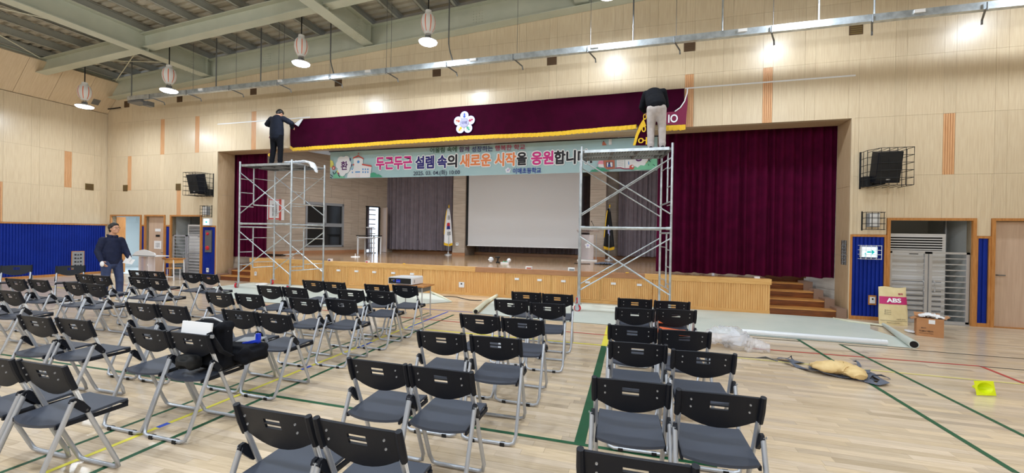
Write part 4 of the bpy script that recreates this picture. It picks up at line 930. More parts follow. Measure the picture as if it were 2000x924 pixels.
# poster on the stage left wall
(Pa, s0), (Pb, s1), (Pc, _) = onwall(527, 388, LW0, LW1), onwall(555, 388, LW0, LW1), onwall(540, 430, LW0, LW1)
ps = empty('wall_poster', p0+d*(s0+s1)/2+U*Pc.z, 'white lyric poster with red border on the stone wall behind the scaffold', 'poster')
def onw(nm, a, b, z0, z1, off, m): MB().obox(p0+d*(a+b)/2-n*off+U*(z0+z1)/2, d*(b-a), n*.006, U*(z1-z0)).build(nm, m, ps)
onw('sheet', s0-.1, s1, Pc.z, Pa.z, .012, 'paper'); 
for a, b, z0, z1 in ((s0, s1-.1, Pc.z+.02, Pc.z+.07), (s0, s1-.1, Pa.z-.05, Pa.z-.02), (s0, s0-.02, Pc.z, Pa.z), (s1-.13, s1-.1, Pc.z, Pa.z)): onw('border', a-.05, b, z0, z1, .018, 'b_red')
text('학교에서\n우리모두\n질서있게\n바른자세\n고운말로\n함께해요', s0+.08, s1-.25, Pc.z+.15, Pa.z-.2, 0, 't_blk', parent=ps, rt=d, org=Vector((p0.x, p0.y, 0))-n*.024, off=.01)
# ---- scaffolds
def scaffold(A, Bf, v, label, rung_side, wheels):
    """A, Bf: front corner posts; v: vector to the rear posts"""
    A, Bf, v = Vector((*A, 0)), Vector((*Bf, 0)), Vector((*v, 0)); e = empty('scaffold_tower', A, label, 'scaffold', 'rolling scaffold towers')
    U = Vector((0, 0, 1)); zb, zm, zt = .17, 1.80, 3.44
    fr = [(A, 0), (Bf, 1)]
    for P0, sd in fr:
        for t0, t1 in ((zb, zm), (zm, zt+.09)):
            f = MB(); f.tube([P0+U*t0, P0+U*t1], .024).tube([P0+v+U*t0, P0+v+U*t1], .024)
            f.tube([P0+U*(t1-.09), P0+v+U*(t1-.09)], .02)
            ip = P0+v*.38; lo = t0+(.38 if t0 < 1 else .55); f.tube([ip+U*lo, ip+U*(t1-.09)], .018)
            f.tube([ip+U*lo, P0+v+U*lo], .014) if sd == 0 else f.tube([P0+U*lo, P0+v+U*lo], .014)
            for k in range(3):
                z = t1-.09-(t1-t0-.5)*(k+1)/3.2; f.tube([P0+U*z, ip+U*z], .012)
                if k != 1: f.tube([ip+U*(z+.05), P0+v+U*(z+.05)], .010)
            f.build('ladder_frame', 'steel', e, smooth=True)
    for off in (Vector((0, 0, 0)), v):
        for t0, t1 in ((zb, zm), (zm, zt)):
            lo, hi = t0+.28, t1-.2
            for p, q, y_ in ((A+off+U*hi, Bf+off+U*lo, -.012), (A+off+U*lo, Bf+off+U*hi, .012)):
                MB().tube([p+v*y_, q+v*y_], .014).build('cross_brace', 'steel', e, smooth=True)
    dirx = (Bf-A); L = dirx.length; dx = dirx.normalized(); vn = v.normalized()
    for off in (Vector((0, 0, 0)), v): MB().tube([A+off+dx*.04+U*zm, Bf+off-dx*.04+U*zm], .026).tube([A+off+U*zm-dx*.0, A+off+dx*.1+U*zm], .034).tube([Bf+off+U*zm-dx*.1, Bf+off+U*zm], .034).build('ledger', 'steel', e, smooth=True)
    for i in range(2):
        c = (A+Bf)/2+v*(.24+.5*i)+U*(zt)
        pn = MB().obox(c+U*.008, dx*(L-.12), vn*.46, U*.006).obox(c-vn*.225-U*.015, dx*(L-.12), vn*.02, U*.06).obox(c+vn*.225-U*.015, dx*(L-.12), vn*.02, U*.06).build('deck_plank', 'steel', e)
        for k in range(4): MB().obox(c+dx*(L-.2)*(k-1.5)/3.2-U*.02, dx*.05, vn*.42, U*.03).build('plank_rib', 'steel_d', pn)
        h = MB()
        for a in range(26):
            for b in range(4): h.obox(c+dx*(L-.3)*(a-12.5)/26+vn*(.1*(b-1.5))+U*.003, dx*.028, vn*.028, U*.006)
        h.build('perforations', 'dark', pn, kind='stuff')
        for sgn in (-1, 1): MB().obox(c+dx*(L/2-.03)*sgn-U*.02, dx*.08, vn*.4, U*.05).build('hook', 'steel_d', pn)
    for P0, wh in ((A, wheels[0]), (A+v, wheels[1]), (Bf, wheels[2]), (Bf+v, wheels[3])):
        r = .075; off = Vector((-.03, -.03, 0)); c = P0+off+U*r
        ax = Vector((math.cos(wh), math.sin(wh), 0)); w_ = MB()
        pr = []; t1_ = ax.cross(U)
        def ring(rr, m, wd):
            n = 20; vs = [c+ax*s*wd+(t1_*math.cos(2*math.pi*k/n)+U*math.sin(2*math.pi*k/n))*rr for s in (-1, 1) for k in range(n)]
            w_.use(m); w_.add(vs, [tuple(range(n)), tuple(range(n, 2*n))[::-1]]+[(k, (k+1) % n, (k+1) % n+n, k+n) for k in range(n)])
        ring(r, 'red', .02); ring(r*.7, 'steel', .024); ring(r*.25, 'steel_d', .03)
        cs = w_.build('caster', None, e)
        MB().obox(c+U*.02+ax*.032, ax*.006, t1_*.07, U*.14).obox(c+U*.02-ax*.032, ax*.006, t1_*.07, U*.14).obox(P0+U*(zb-.01), ax*.08, t1_*.09, U*.02).tube([P0+U*(zb-.02), P0+U*(zb+.14)], .028).build('fork', 'steel', cs)
    return e
scaffold((-6.25, -1.21), (-4.49, -1.19), (.24, .95), 'tall rolling scaffold tower in front of the left part of the stage', 0, (.3, 1.2, .4, .8))
scaffold((3.23, -1.26), (5.05, -1.25), (-.14, 1.0), 'tall rolling scaffold tower standing between the right chair rows and the stage', 1, (1.3, .5, .5, .8))
# plastic sheeting on the left deck
pts = [(570, 312), (590, 311), (603, 309), (612, 314), (619, 326), (623, 334), (617, 339), (611, 334), (606, 322), (596, 318), (580, 317)]
cr = MB(); rgp = random.Random(5)
cl = [Vector((-4.95, -.98, 3.52)), Vector((-4.7, -.85, 3.53)), Vector((-4.42, -.8, 3.54)), Vector((-4.2, -.82, 3.50)), Vector((-4.05, -.85, 3.36)), Vector((-3.98, -.85, 3.22))]
def crump(path, ra, rb, name, m, label, cat, seed=1, nu=30, nv=12, parent=None, amp=.3):
    r_ = random.Random(seed); N = [[r_.uniform(1-amp, 1+amp) for _ in range(nv)] for _ in range(nu+1)]; path = [Vector(p) for p in path]
    def pt(a):
        t = a*(len(path)-1); i = min(int(t), len(path)-2); return path[i].lerp(path[i+1], t-i)
    vs = []
    for i in range(nu+1):
        a = i/nu; c = pt(a); dd = (pt(min(1, a+.02))-pt(max(0, a-.02))).normalized(); s1 = dd.cross(Vector((0, 0, 1)))
        if s1.length < .1: s1 = Vector((0, 1, 0))
        s1.normalize(); s2 = s1.cross(dd); k_ = max(.12, math.sin(math.pi*min(1, max(0, a*.96+.02))))**.4
        for k in range(nv):
            an = 2*math.pi*k/nv; q = c+(s1*math.cos(an)*ra+s2*math.sin(an)*rb)*k_*N[i][k]
            vs.append(q)
    fs = [(i*nv+k, i*nv+(k+1) % nv, (i+1)*nv+(k+1) % nv, (i+1)*nv+k) for i in range(nu) for k in range(nv)]+[tuple(range(nv))[::-1], tuple(nu*nv+k for k in range(nv))]
    o = MB().add(vs, fs).build(name, m, parent, smooth=True, ang=60)
    if label: tag(o, label, cat)
    return o
crump(cl, .10, .035, 'plastic_sheet', 'film2', 'crumpled clear plastic sheet hanging off the left scaffold deck', 'plastic sheet', 3, 40, 12)
# ---- floor protection sheets
def sheet(pts, z, m, name, parent): return MB().poly([(x, y, z) for x, y in pts], (0, 0, .003)).build(name, m, parent)
ms = empty('vinyl_floor_sheet', (5, -1.3, 0), 'long pale green-grey protective sheet laid in front of the right half of the stage', 'floor sheet')
sheet([(1.35, -2.3), (2.4, -2.42), (3.9, -2.44), (6.06, -2.44), (8.4, -2.47), (8.62, -1.95), (8.5, -1.1), (8.72, -.62), (8.36, -.10), (7.6, -.06), (4.5, -.12), (1.0, -.15)], .006, 'mat', 'sheet', ms)
MB().tube([(1.0, -.12, .06), (1.1, -1.3, .05), (1.28, -2.36, .055)], [.035, .05, .055], 12).build('rolled_edge', 'matb', ms, smooth=True)
MB().tube([(1.29, -2.365, .055), (1.30, -2.38, .055)], .04, 12).build('roll_core', 'dark', ms)
MB().tube([(6.1, -2.38, .05), (8.1, -2.42, .05)], .045, 12).build('film_roll', 'film2', ms, smooth=True, label='glossy white film roll')
MB().tube([(8.92, -.64, .03), (8.62, -1.7, .05), (8.42, -2.46, .06)], [.03, .05, .062], 14).build('rolled_side', 'mat', ms, smooth=True); MB().tube([(8.422, -2.455, .06), (8.419, -2.465, .06)], .05, 14).build('roll_core', 'dark', ms)
MB().poly([(8.36, -.12, .012), (8.95, -.56, .012), (8.86, -.70, .012), (8.42, -.42, .012), (8.32, -.2, .012)], (0, 0, .006)).tube([(8.30, -.16, .02), (8.42, -.44, .02), (8.88, -.72, .02)], .012).build('turned_edge', 'matb', ms)
m2 = empty('vinyl_floor_sheet', (-4, -1.3, 0), 'pale protective sheet laid under the left scaffold in front of the stage', 'floor sheet')
sheet([(-.86, -.1), (.22, -1.2), (-.28, -1.72), (-1.9, -2.75), (-4.2, -2.8), (-5.9, -2.35), (-7.0, -1.35), (-6.9, -.15), (-3, -.12)], .006, 'mat', 'sheet', m2)
MB().tube([(-.9, -.05, .03), (-.25, -.7, .028), (.24, -1.2, .015)], [.03, .025, .012], 8).build('curled_edge', 'matb', m2, smooth=True)
MB().tube([at(845+i*12, 575+i*1.6+(1.2*math.sin(i*1.3)), z=.01) for i in range(9)], .009).build('floor_cable', 'blackm'); tag(bpy.data.objects['floor_cable'], 'thin black cable on the floor along the stage foot', 'cable')
cb = MB().lathe([(.14, .0), (.17, .02), (.14, .05), (.11, .02), (.14, 0)], (-6.15, -.55, .01), 24).build('cable_coil', 'offwhite', None, smooth=True); tag(cb, 'white coiled cable on the sheet by the left stair', 'cable')
# ---- folding chairs
def chair_proto():
    e = empty('folding_chair', (0, 0, 0))
    sl_ = .34
    def ty(z): return (.78-z)*sl_ if z > .62 else .0544+(.62-z)*.41
    # backrest panel with slots
    xs_ = sorted(set([-.2, -.17, -.14, -.11, -.08, -.0475, 0, .0475, .08, .11, .14, .17, .2, -.042, .042])); zsn = [0, .25, .45, .56, .585, .645, .672, .70, .76, .80, .88, 1]
    def zb(x): return .575+.062*min(1, (abs(x)/.19)**1.9)
    def ztp(x): return .785-.008*(x/.2)**2
    SZ = [(.684, .698), (.709, .723)]
    def prof(x):  # z rows: bottom .. slots .. top
        return [zb(x), zb(x)+(.690-zb(x))*.5, .690, .711, .719, .740, .76, ztp(x)]
    vs = []; nx = len(xs_)
    for x in xs_:
        for z in prof(x): vs.append((x, ty(z)-.016*(1-(x/.2)**2), z))
    fs = []
    for i in range(nx-1):
        for j in range(7):
            if -.0476 < (xs_[i]+xs_[i+1])/2 < .0476 and j in (2, 4): continue
            a = i*8+j; fs.append((a, a+8, a+9, a+1))
    b = MB().use('black'); b.add(vs, fs); o = b.build('backrest', 'black', e, smooth=True, ang=40, solid=.011, local=True)
    for s in (-1, 1): MB().tube([(s*.208, ty(.782), .786), (s*.208, ty(.70)-.002, .70), (s*.208, ty(.632), .632)], [.0155, .0185, .0165], 8).build('end_cap', 'black', o, smooth=True, local=True)
    sc_ = MB()
    for s in (-1, 1):
        for z in (.742, .697): sc_.lathe([(0, -.0025), (.0055, -.0025), (.0055, .002)], (s*.145, 0, 0), 8); n = 24; sc_.v[-n:] = [(x, ty(z)-.022+yv*0-(zz+.001), z+yy_) for (x, yy_, zz) in sc_.v[-n:] for yv in (0,)]
    sc_.build('screws', 'alum', o, local=True, kind='stuff')
    # frames
    f = MB()
    L = [(-.2, ty(.64), .64), (-.2, ty(.5), .5), (-.2, ty(.08), .08), (-.185, ty(.035), .028), (-.15, ty(.02), .016), (.15, ty(.02), .016), (.185, ty(.035), .028), (.2, ty(.08), .08), (.2, ty(.5), .5), (.2, ty(.64), .64)]
    f.tube(L, .0138, 8).build('front_frame', 'chairm', e, smooth=True, ang=60, local=True)
    def ry(z): return .035-(.56-z)*.37
    L = [(-.22, ry(.56), .56), (-.22, ry(.08), .08), (-.208, ry(.03), .028), (-.17, ry(.02), .016), (.17, ry(.02), .016), (.208, ry(.03), .028), (.22, ry(.08), .08), (.22, ry(.56), .56)]
    rf = MB().tube(L, .0138, 8).build('rear_frame', 'chairm', e, smooth=True, ang=60, local=True)
    for s in (-1, 1):
        MB().box(s*.12-.018, s*.12+.018, ry(.02)-.017, ry(.02)+.017, .0, .026).build('foot_pad', 'blackm', rf, local=True)
        h = MB(); P = [(.028, .575), (.05, .578), (.085, .545), (.122, .49), (.115, .468), (.095, .468), (.05, .515), (.018, .555)]
        h.poly([(s*.2125-.006*s, y, z) for y, z in P], (s*.018, 0, 0)); h.build('hinge', 'black', e, local=True)
        bl = MB()
        for y, z in ((.037, .56), (.103, .485)): bl.lathe([(0, .003), (.007, .003), (.007, 0)], (0, 0, 0), 8); bl.v[-24:] = [(s*(.2215+zz+(.014 if z > .5 else 0)), y+xx, z+yy_) for xx, yy_, zz in bl.v[-24:]]
        bl.build('rivets', 'alum', e, local=True, kind='stuff')
    # seat
    def sfn(a, b):
        x = -.19+.38*a; yr = -.028-.045*(1-(x/.19)**2); y = yr+(.345-yr)*b
        z = .442+.022*b-.010*math.sin(math.pi*b)*(1-(x/.19)**2)+.004*(abs(x)/.19)**4
        if b > .98: z -= .006
        return Vector((x*(1-.02*b), y, z))
    s_ = MB().grid(sfn, 10, 8).build('seat', 'seat', e, smooth=True, ang=50, solid=.016, local=True)
    for s in (-1, 1): MB().box(s*.19-.007, s*.19+.007, -.03, .34, .414, .438).build('seat_rail', 'black', s_, local=True)
    MB().box(-.19, .19, .325, .345, .432, .452).build('front_lip', 'black', s_, local=True)
    st = MB().obox((.2128, ty(.585), .585), (.0012, 0, 0), (0, .019, .0), (0, -.07*sl_, .07)).build('label_sticker', 'paper', e, local=True)
    return e
CH = chair_proto()
CT = 'seat in the chair rows facing the stage'
rows_n = ['front row', 'second row', 'third row', 'fourth row', 'fifth row', 'sixth row']
CD = dict(A=('far left column near the blue wall', [(-5.10, -4.39, -4.62, -4.38, 4), (-5.05, -5.24, -4.58, -5.26, 2), (-5.08, -6.08, -4.62, -6.03, 3), None]),
          B=('second column from the left wall', [(-3.80, -4.30, -3.30, -4.34, 0), (-3.74, -5.21, -3.27, -5.23, -1), (-3.77, -6.04, -3.30, -6.04, 0), (-3.875, -6.86, -3.41, -6.86, 1)]),
          C=('third column from the left wall', [(-.87, -4.40, -.42, -4.44, -2), (-.93, -5.23, -.47, -5.22, 0), (-.95, -6.0, -.50, -5.95, 1), (-.96, -6.90, -.50, -6.89, 1), (-1.02, -7.72, -.56, -7.68, 3)]),
          D=('fourth column, beside the projector desk', [(.39, -4.44, .85, -4.36, 1), (.415, -5.11, .875, -5.06, 1), (.395, -5.97, .86, -5.87, -1), (.38, -6.84, .85, -6.86, -2), (.43, -7.71, .89, -7.71, 1), (.385, -8.56, .845, -8.54, 2)]),
          E=('fifth column, left of the middle aisle', [(2.83, -4.34, 3.29, -4.36, 3), (2.82, -5.10, 3.31, -5.19, 5), (2.80, -6.18, 3.26, -6.20, -2), (2.76, -6.99, 3.24, -6.98, 4), (2.72, -7.84, 3.17, -7.84, 0), (2.70, -8.63, 3.16, -8.63, 0)]),
          F=('rightmost column', [(4.345, -4.38, 4.81, -4.41, 3), (4.34, -5.15, 4.80, -5.05, 6), (4.31, -6.14, 4.76, -6.18, 3), (4.35, -6.77, 4.81, -6.87, 4), (4.30, -7.67, 4.76, -7.72, 4), (4.32, -8.53, 4.80, -8.57, 2)]))
first = True; CHP = {}
for key, (cn, rws) in CD.items():
    for ri, r in enumerate(rws):
        if not r: continue
        for side, (x, y) in (('left', r[:2]), ('right', r[2:4])):
            c = CH if first else copy_tree(CH); first = False
            c.location = (x, y+.0, 0); c.rotation_euler = (0, 0, math.radians(r[4]*.5))
            tag(c, 'black folding chair, %s of its pair, %s, %s' % (side, rows_n[ri], cn), 'chair', 'folding chairs facing the stage'); CHP[key, ri, side] = c
for (x, y, lb) in ((-8.05, -4.65, 'left'), (-7.35, -4.25, 'right')):
    c = copy_tree(CH); c.location = (x-.25 if lb == 'left' else x, y, 0); c.rotation_euler = (0, 0, math.radians(-122))
    tag(c, 'black folding chair turned towards the hall before the blue side wall, %s one' % lb, 'chair', 'folding chairs by the side wall')
# ================================================================ PEOPLE
def seg(mb, p, q, r1, r2, n=14, fl=1.0, side=None):
    """tapered limb with rounded ends; fl flattens it across `side`"""
    p, q = Vector(p), Vector(q); d = (q-p); L = d.length; d.normalize(); a = Vector(side) if side is not None else d.cross(Vector((.3, .2, 1)))
    a = (a-d*a.dot(d)).normalized(); b = d.cross(a); rings = []
    for t in (-90, -60, -30): rings.append((p+d*r1*math.sin(math.radians(t)), r1*math.cos(math.radians(t))))
    rings.append((p, r1)); rings.append((q, r2))
    for t in (30, 60, 90): rings.append((q+d*r2*math.sin(math.radians(t)), r2*math.cos(math.radians(t))))
    vs = [c+(a*math.cos(2*math.pi*k/n)+b*math.sin(2*math.pi*k/n)*fl)*max(r, 1e-4) for c, r in rings for k in range(n)]
    return mb.add(vs, [(i*n+k, i*n+(k+1) % n, (i+1)*n+(k+1) % n, (i+1)*n+k) for i in range(len(rings)-1) for k in range(n)])
def hand(mb, w, dirv, palm, side, curl=.5, s=1.0):
    """palm and five separate fingers; w wrist, dirv along the hand, palm = palm normal, side = thumb side"""
    D, N, T = Vector(dirv).normalized(), Vector(palm).normalized(), Vector(side).normalized(); w = Vector(w)
    for k in (-.022, 0, .022): seg(mb, w+T*k*.6*s, w+D*.085*s+T*k*s, .015*s, .013*s)
    for i, (off, ln) in enumerate(((.030, .070), (.011, .080), (-.009, .074), (-.028, .058))):
        p = w+D*.088*s+T*off*s; d = D.copy()
        for j, f in enumerate((.45, .32, .23)):
            d = (d+N*curl*(.6 if j else .4)).normalized(); q = p+d*ln*f*s; seg(mb, p, q, (.0092-.0008*j)*s, (.0086-.0008*j)*s, 8); p = q
    p = w+D*.03*s+T*.028*s; d = (T*.75+D*.6+N*.25).normalized()
    for f in (.038, .028): q = p+d*f*s; seg(mb, p, q, .0115*s, .0098*s, 8); p = q; d = (d+D*.5+N*curl*.4).normalized()
def figure(name, label, base, head, P, cloth, hair_back=False, glasses=False):
    """P: joints in local axes (f, l, z); head = heading angle; head_dir = look direction"""
    base = Vector(base); c, s = math.cos(head), math.sin(head); F = Vector((c, s, 0)); Lf = Vector((-s, c, 0)); U = Vector((0, 0, 1))
    def g(p): return base+F*p[0]+Lf*p[1]+U*p[2]
    J = {k: g(v) for k, v in P.items() if len(v) == 3 and k not in ('look',)}
    look = (F*P['look'][0]+Lf*P['look'][1]+U*P['look'][2]).normalized(); hs = look.cross(U).normalized(); hu = hs.cross(look)
    if 'hup' in P: hu = (F*P['hup'][0]+Lf*P['hup'][1]+U*P['hup'][2]).normalized(); hs = look.cross(hu).normalized()
    H = J['head']; b = MB(); Rm = Matrix((hs, look, hu)).transposed()
    def h(x, y, z): return H+hs*x+look*y+hu*z
    b.ell(H+hu*.02, (.074, .092, .098), 20, 12, Rm); b.ell(h(0, .012, -.045), (.06, .07, .068), 18, 10, Rm); b.ell(h(0, .052, -.088), (.03, .028, .024), 12, 8, Rm)
    seg(b, h(0, .082, .005), h(0, .105, -.028), .009, .014, 10); b.ell(h(0, .078, .024), (.05, .016, .012), 12, 6, Rm)
    b.ell(h(0, .083, -.058), (.024, .012, .007), 12, 6, Rm); b.ell(h(0, .081, -.07), (.02, .012, .007), 12, 6, Rm)
    for k in (-1, 1): b.ell(h(k*.076, -.005, -.005), (.01, .02, .03), 10, 8, Rm); b.ell(h(k*.042, .055, -.03), (.024, .022, .026), 10, 8, Rm)
    seg(b, h(0, -.025, -.05), J['neck'], .05, .056); seg(b, J['neck'], J['chest'], .07, .11, fl=.7, side=Lf); seg(b, J['chest'], J['pelvis'], .11, .11, fl=.7, side=Lf)
    for k in ('L', 'R'):
        sg = 1 if k == 'L' else -1
        seg(b, J['sh'+k], J['el'+k], .042, .036); seg(b, J['el'+k], J['wr'+k], .036, .026); seg(b, J['chest'], J['sh'+k], .06, .045)
        hd_ = g(P['hd'+k])-g((0, 0, 0)); pn = g(P['pn'+k])-g((0, 0, 0)); hand(b, J['wr'+k], hd_, pn, hd_.cross(pn)*sg*-1, .55)
        seg(b, J['hip'+k], J['kn'+k], .07, .05); seg(b, J['kn'+k], J['an'+k], .048, .034)
        seg(b, J['an'+k]-U*.02, J['an'+k]+F*.12-U*.05, .034, .026); seg(b, J['hip'+k], J['pelvis'], .08, .09)
    body = blob(b, name, 'skin', None, .0075, 3, base); tag(body, label, 'person')
    def part(mb, nm, m, vox=.011, sm=4): 
        q = blob(mb, nm, m, body, vox, sm); return q
    # jacket
    j = MB(); bulk = cloth.get('bulk', 1)
    Mid = (J['chest']+J['pelvis'])/2
    seg(j, J['chest']+U*.02, Mid, .155*bulk, .168*bulk, 20, .72, Lf); seg(j, Mid, J['pelvis']+(J['pelvis']-Mid)*cloth.get('hem', .12), .168*bulk, .172*bulk, 20, .76, Lf)
    seg(j, J['neck']-(J['neck']-J['chest'])*.1, J['chest'], .075, .13, 16, .8, Lf)
    for k in ('L', 'R'):
        seg(j, J['chest']+(J['sh'+k]-J['chest'])*.3+U*.02, J['sh'+k], .095, .066*bulk, 14); seg(j, J['sh'+k], J['el'+k], .068*bulk, .058*bulk); seg(j, J['el'+k], J['el'+k].lerp(J['wr'+k], .93), .060*bulk, .044*bulk)
        for t in (.25, .6): # fold rings
            q = J['el'+k].lerp(J['wr'+k], t); j.ell(q, .061*bulk-.012*t, 12, 8)
        j.ell(J['sh'+k].lerp(J['el'+k], .55), .068*bulk, 12, 8)
    if cloth.get('hood'):
        for a in range(8):
            an = math.pi*2*a/8; j.ell(J['neck']+F*.075*math.cos(an)*1.0+Lf*.085*math.sin(an)+U*(-.005-.02*math.cos(an)), .024, 10, 6)
    jk = part(j, cloth['top_name'], cloth['top'])
    # trousers
    t = MB(); rl_ = cloth.get('leg', 1)
    seg(t, J['pelvis'], J['pelvis']-U*.05+(J['hipL']+J['hipR']-J['pelvis']*2)*.3, .135*rl_, .14*rl_, 18, .82, Lf)
    for k in ('L', 'R'):
        seg(t, J['hip'+k], J['kn'+k], .098*rl_, .070*rl_); seg(t, J['kn'+k], J['an'+k]+U*.0, .070*rl_, .058*rl_); t.ell(J['an'+k].lerp(J['kn'+k], .12), .066*rl_, 12, 8); t.ell(J['kn'+k]-U*.03, .073*rl_, 12, 8)
    part(t, 'trousers', cloth['leg_m'])
    for k in ('L', 'R'):
        sh_ = MB(); A = J['an'+k]; fl_ = A-U*.045
        seg(sh_, fl_-F*.05, fl_+F*.15, .040, .034, 14, .8, Lf); sh_.obox(A+F*.05-U*.075, F*.29, Lf*.085, U*.022); seg(sh_, A+U*.0, fl_, .044, .045)
        part(sh_, 'shoe', cloth['shoe'], .008, 3)
    # hair
    hr = MB()
    for x, y, z, r in ((0, -.02, .04, .09), (0, .01, .068, .074), (.044, -.02, .03, .052), (-.044, -.02, .03, .052), (0, -.05, -.02, .066), (0, -.055, -.06, .045), (.064, -.012, .0, .024), (-.064, -.012, .0, .024), (.03, .055, .078, .028), (-.03, .055, .078, .028), (0, .062, .082, .028), (.058, .03, .05, .026), (-.058, .03, .05, .026)):
        hr.ell(h(x, y, z), r, 14, 10)
    hobj = part(hr, 'hair', 'hair', .008, 2)
    for k in (-1, 1):
        MB().ell(h(k*.031, .077, .002), (.012, .008, .006), 10, 6, Rm).build('eye', 'white', body, smooth=True); MB().ell(h(k*.031, .084, .002), (.005, .003, .005), 8, 5, Rm).build('iris', 'blackm', body, smooth=True)
        MB().ell(h(k*.031, .084, .025), (.018, .005, .004), 8, 5, Rm).build('eyebrow', 'hair', body, smooth=True)
    MB().ell(h(0, .093, -.064), (.022, .004, .003), 8, 5, Rm).build('mouth', 'b_brick', body, smooth=True)
    if glasses:
        t = MB()
        for k in (-1, 1):
            t.tube([h(k*.032+.021*math.cos(a*math.pi/6), .098, .0+.016*math.sin(a*math.pi/6)) for a in range(13)], .0016, 5); t.tube([h(k*.053, .097, .004), h(k*.079, 0, .006)], .0016, 5)
        t.tube([h(-.011, .1, .003), h(.011, .1, .003)], .0016, 5).build('glasses', 'blackm', body)
    return body, g
base = at(218, 588, z=0); base = Vector((base.x, base.y, 0))
p1, g1 = figure('person', 'person in a navy quilted jacket and jeans standing by the left chairs', base, math.radians(4),
    dict(head=(.05, 0, 1.60), look=(.96, .10, .22), neck=(.0, 0, 1.45), chest=(-.01, 0, 1.26), pelvis=(-.02, 0, .94),
         shL=(0, .165, 1.35), elL=(.06, .22, 1.11), wrL=(.20, .20, .95), hdL=(.8, -.25, -.3), pnL=(0, -1, -.2), shR=(-.02, -.165, 1.35), elR=(-.05, -.235, 1.10), wrR=(.06, -.24, .90), hdR=(.5, .15, -.75), pnR=(.2, 1, 0),
         hipL=(0, .095, .88), knL=(.04, .12, .48), anL=(.02, .14, .09), hipR=(-.02, -.095, .88), knR=(.0, -.12, .48), anR=(-.06, -.13, .09)),
    dict(top='navy', top_name='jacket', leg_m='jeans', shoe='white', bulk=1.08, hood=True, leg=1.02), glasses=True)
pp = g1((.30, .12, .88)); o = MB().obox(pp, (.22, .05, -.03), (-.01, .01, .003), (.05, .03, .10)).obox(pp+Vector((.03, .0, .06)), (.05, .01, .09), (-.008, .008, 0), (.06, .0, -.06)).build('folded_papers', 'paper'); tag(o, 'white folded papers held in the hand of the person in the navy jacket', 'papers')
pc = g1((.11, -.26, .84)); o = MB().ell(pc, (.05, .03, .06), 10, 8).build('paper_cup', 'paper', smooth=True); tag(o, 'white paper item held at the hip of the person in the navy jacket', 'paper cup')
# left scaffold worker, seen from behind, hands at the cloth edge
DZ = 3.455
p2, g2 = figure('person', 'person in a charcoal top and black trousers on the left scaffold hanging the valance', (-5.28, -.93, DZ), math.radians(96),
    dict(head=(.10, .0, 1.46), look=(.75, .0, -.66), neck=(.02, 0, 1.37), chest=(0, 0, 1.20), pelvis=(0, 0, .86),
         shL=(.02, .19, 1.29), elL=(.08, .38, 1.17), wrL=(.30, .26, 1.12), hdL=(.9, 0, -.1), pnL=(0, -1, 0), shR=(.02, -.19, 1.29), elR=(.08, -.40, 1.17), wrR=(.28, -.26, 1.10), hdR=(.9, .1, 0), pnR=(0, 1, 0),
         hipL=(0, .09, .82), knL=(.03, .12, .46), anL=(.0, .15, .09), hipR=(0, -.09, .82), knR=(.03, -.10, .46), anR=(0, -.12, .09)),
    dict(top='char', top_name='shirt', leg_m='blackc', shoe='black', bulk=1.14, leg=1.08))
# right scaffold worker bending forward
p3, g3 = figure('person', 'person in a black hoodie and light grey trousers bending forward on the right scaffold', (4.74, -.93, DZ), math.radians(92),
    dict(head=(.44, .10, 1.17), look=(.35, .05, -.9), hup=(.9, 0, .35), neck=(.33, .05, 1.27), chest=(.18, .04, 1.22), pelvis=(-.05, 0, .93),
         shL=(.22, .20, 1.27), elL=(.32, .27, 1.03), wrL=(.50, .20, .98), hdL=(.9, -.1, -.1), pnL=(0, -1, 0), shR=(.20, -.15, 1.29), elR=(.30, -.22, 1.03), wrR=(.48, -.12, .97), hdR=(.9, .1, 0), pnR=(0, 1, 0),
         hipL=(-.05, .09, .86), knL=(.0, .10, .46), anL=(-.02, .10, .09), hipR=(-.05, -.09, .86), knR=(-.02, -.12, .46), anR=(-.05, -.13, .09)),
    dict(top='blackc', top_name='hoodie', leg_m='beigec', shoe='black', bulk=1.2, leg=1.15, hem=-.35))
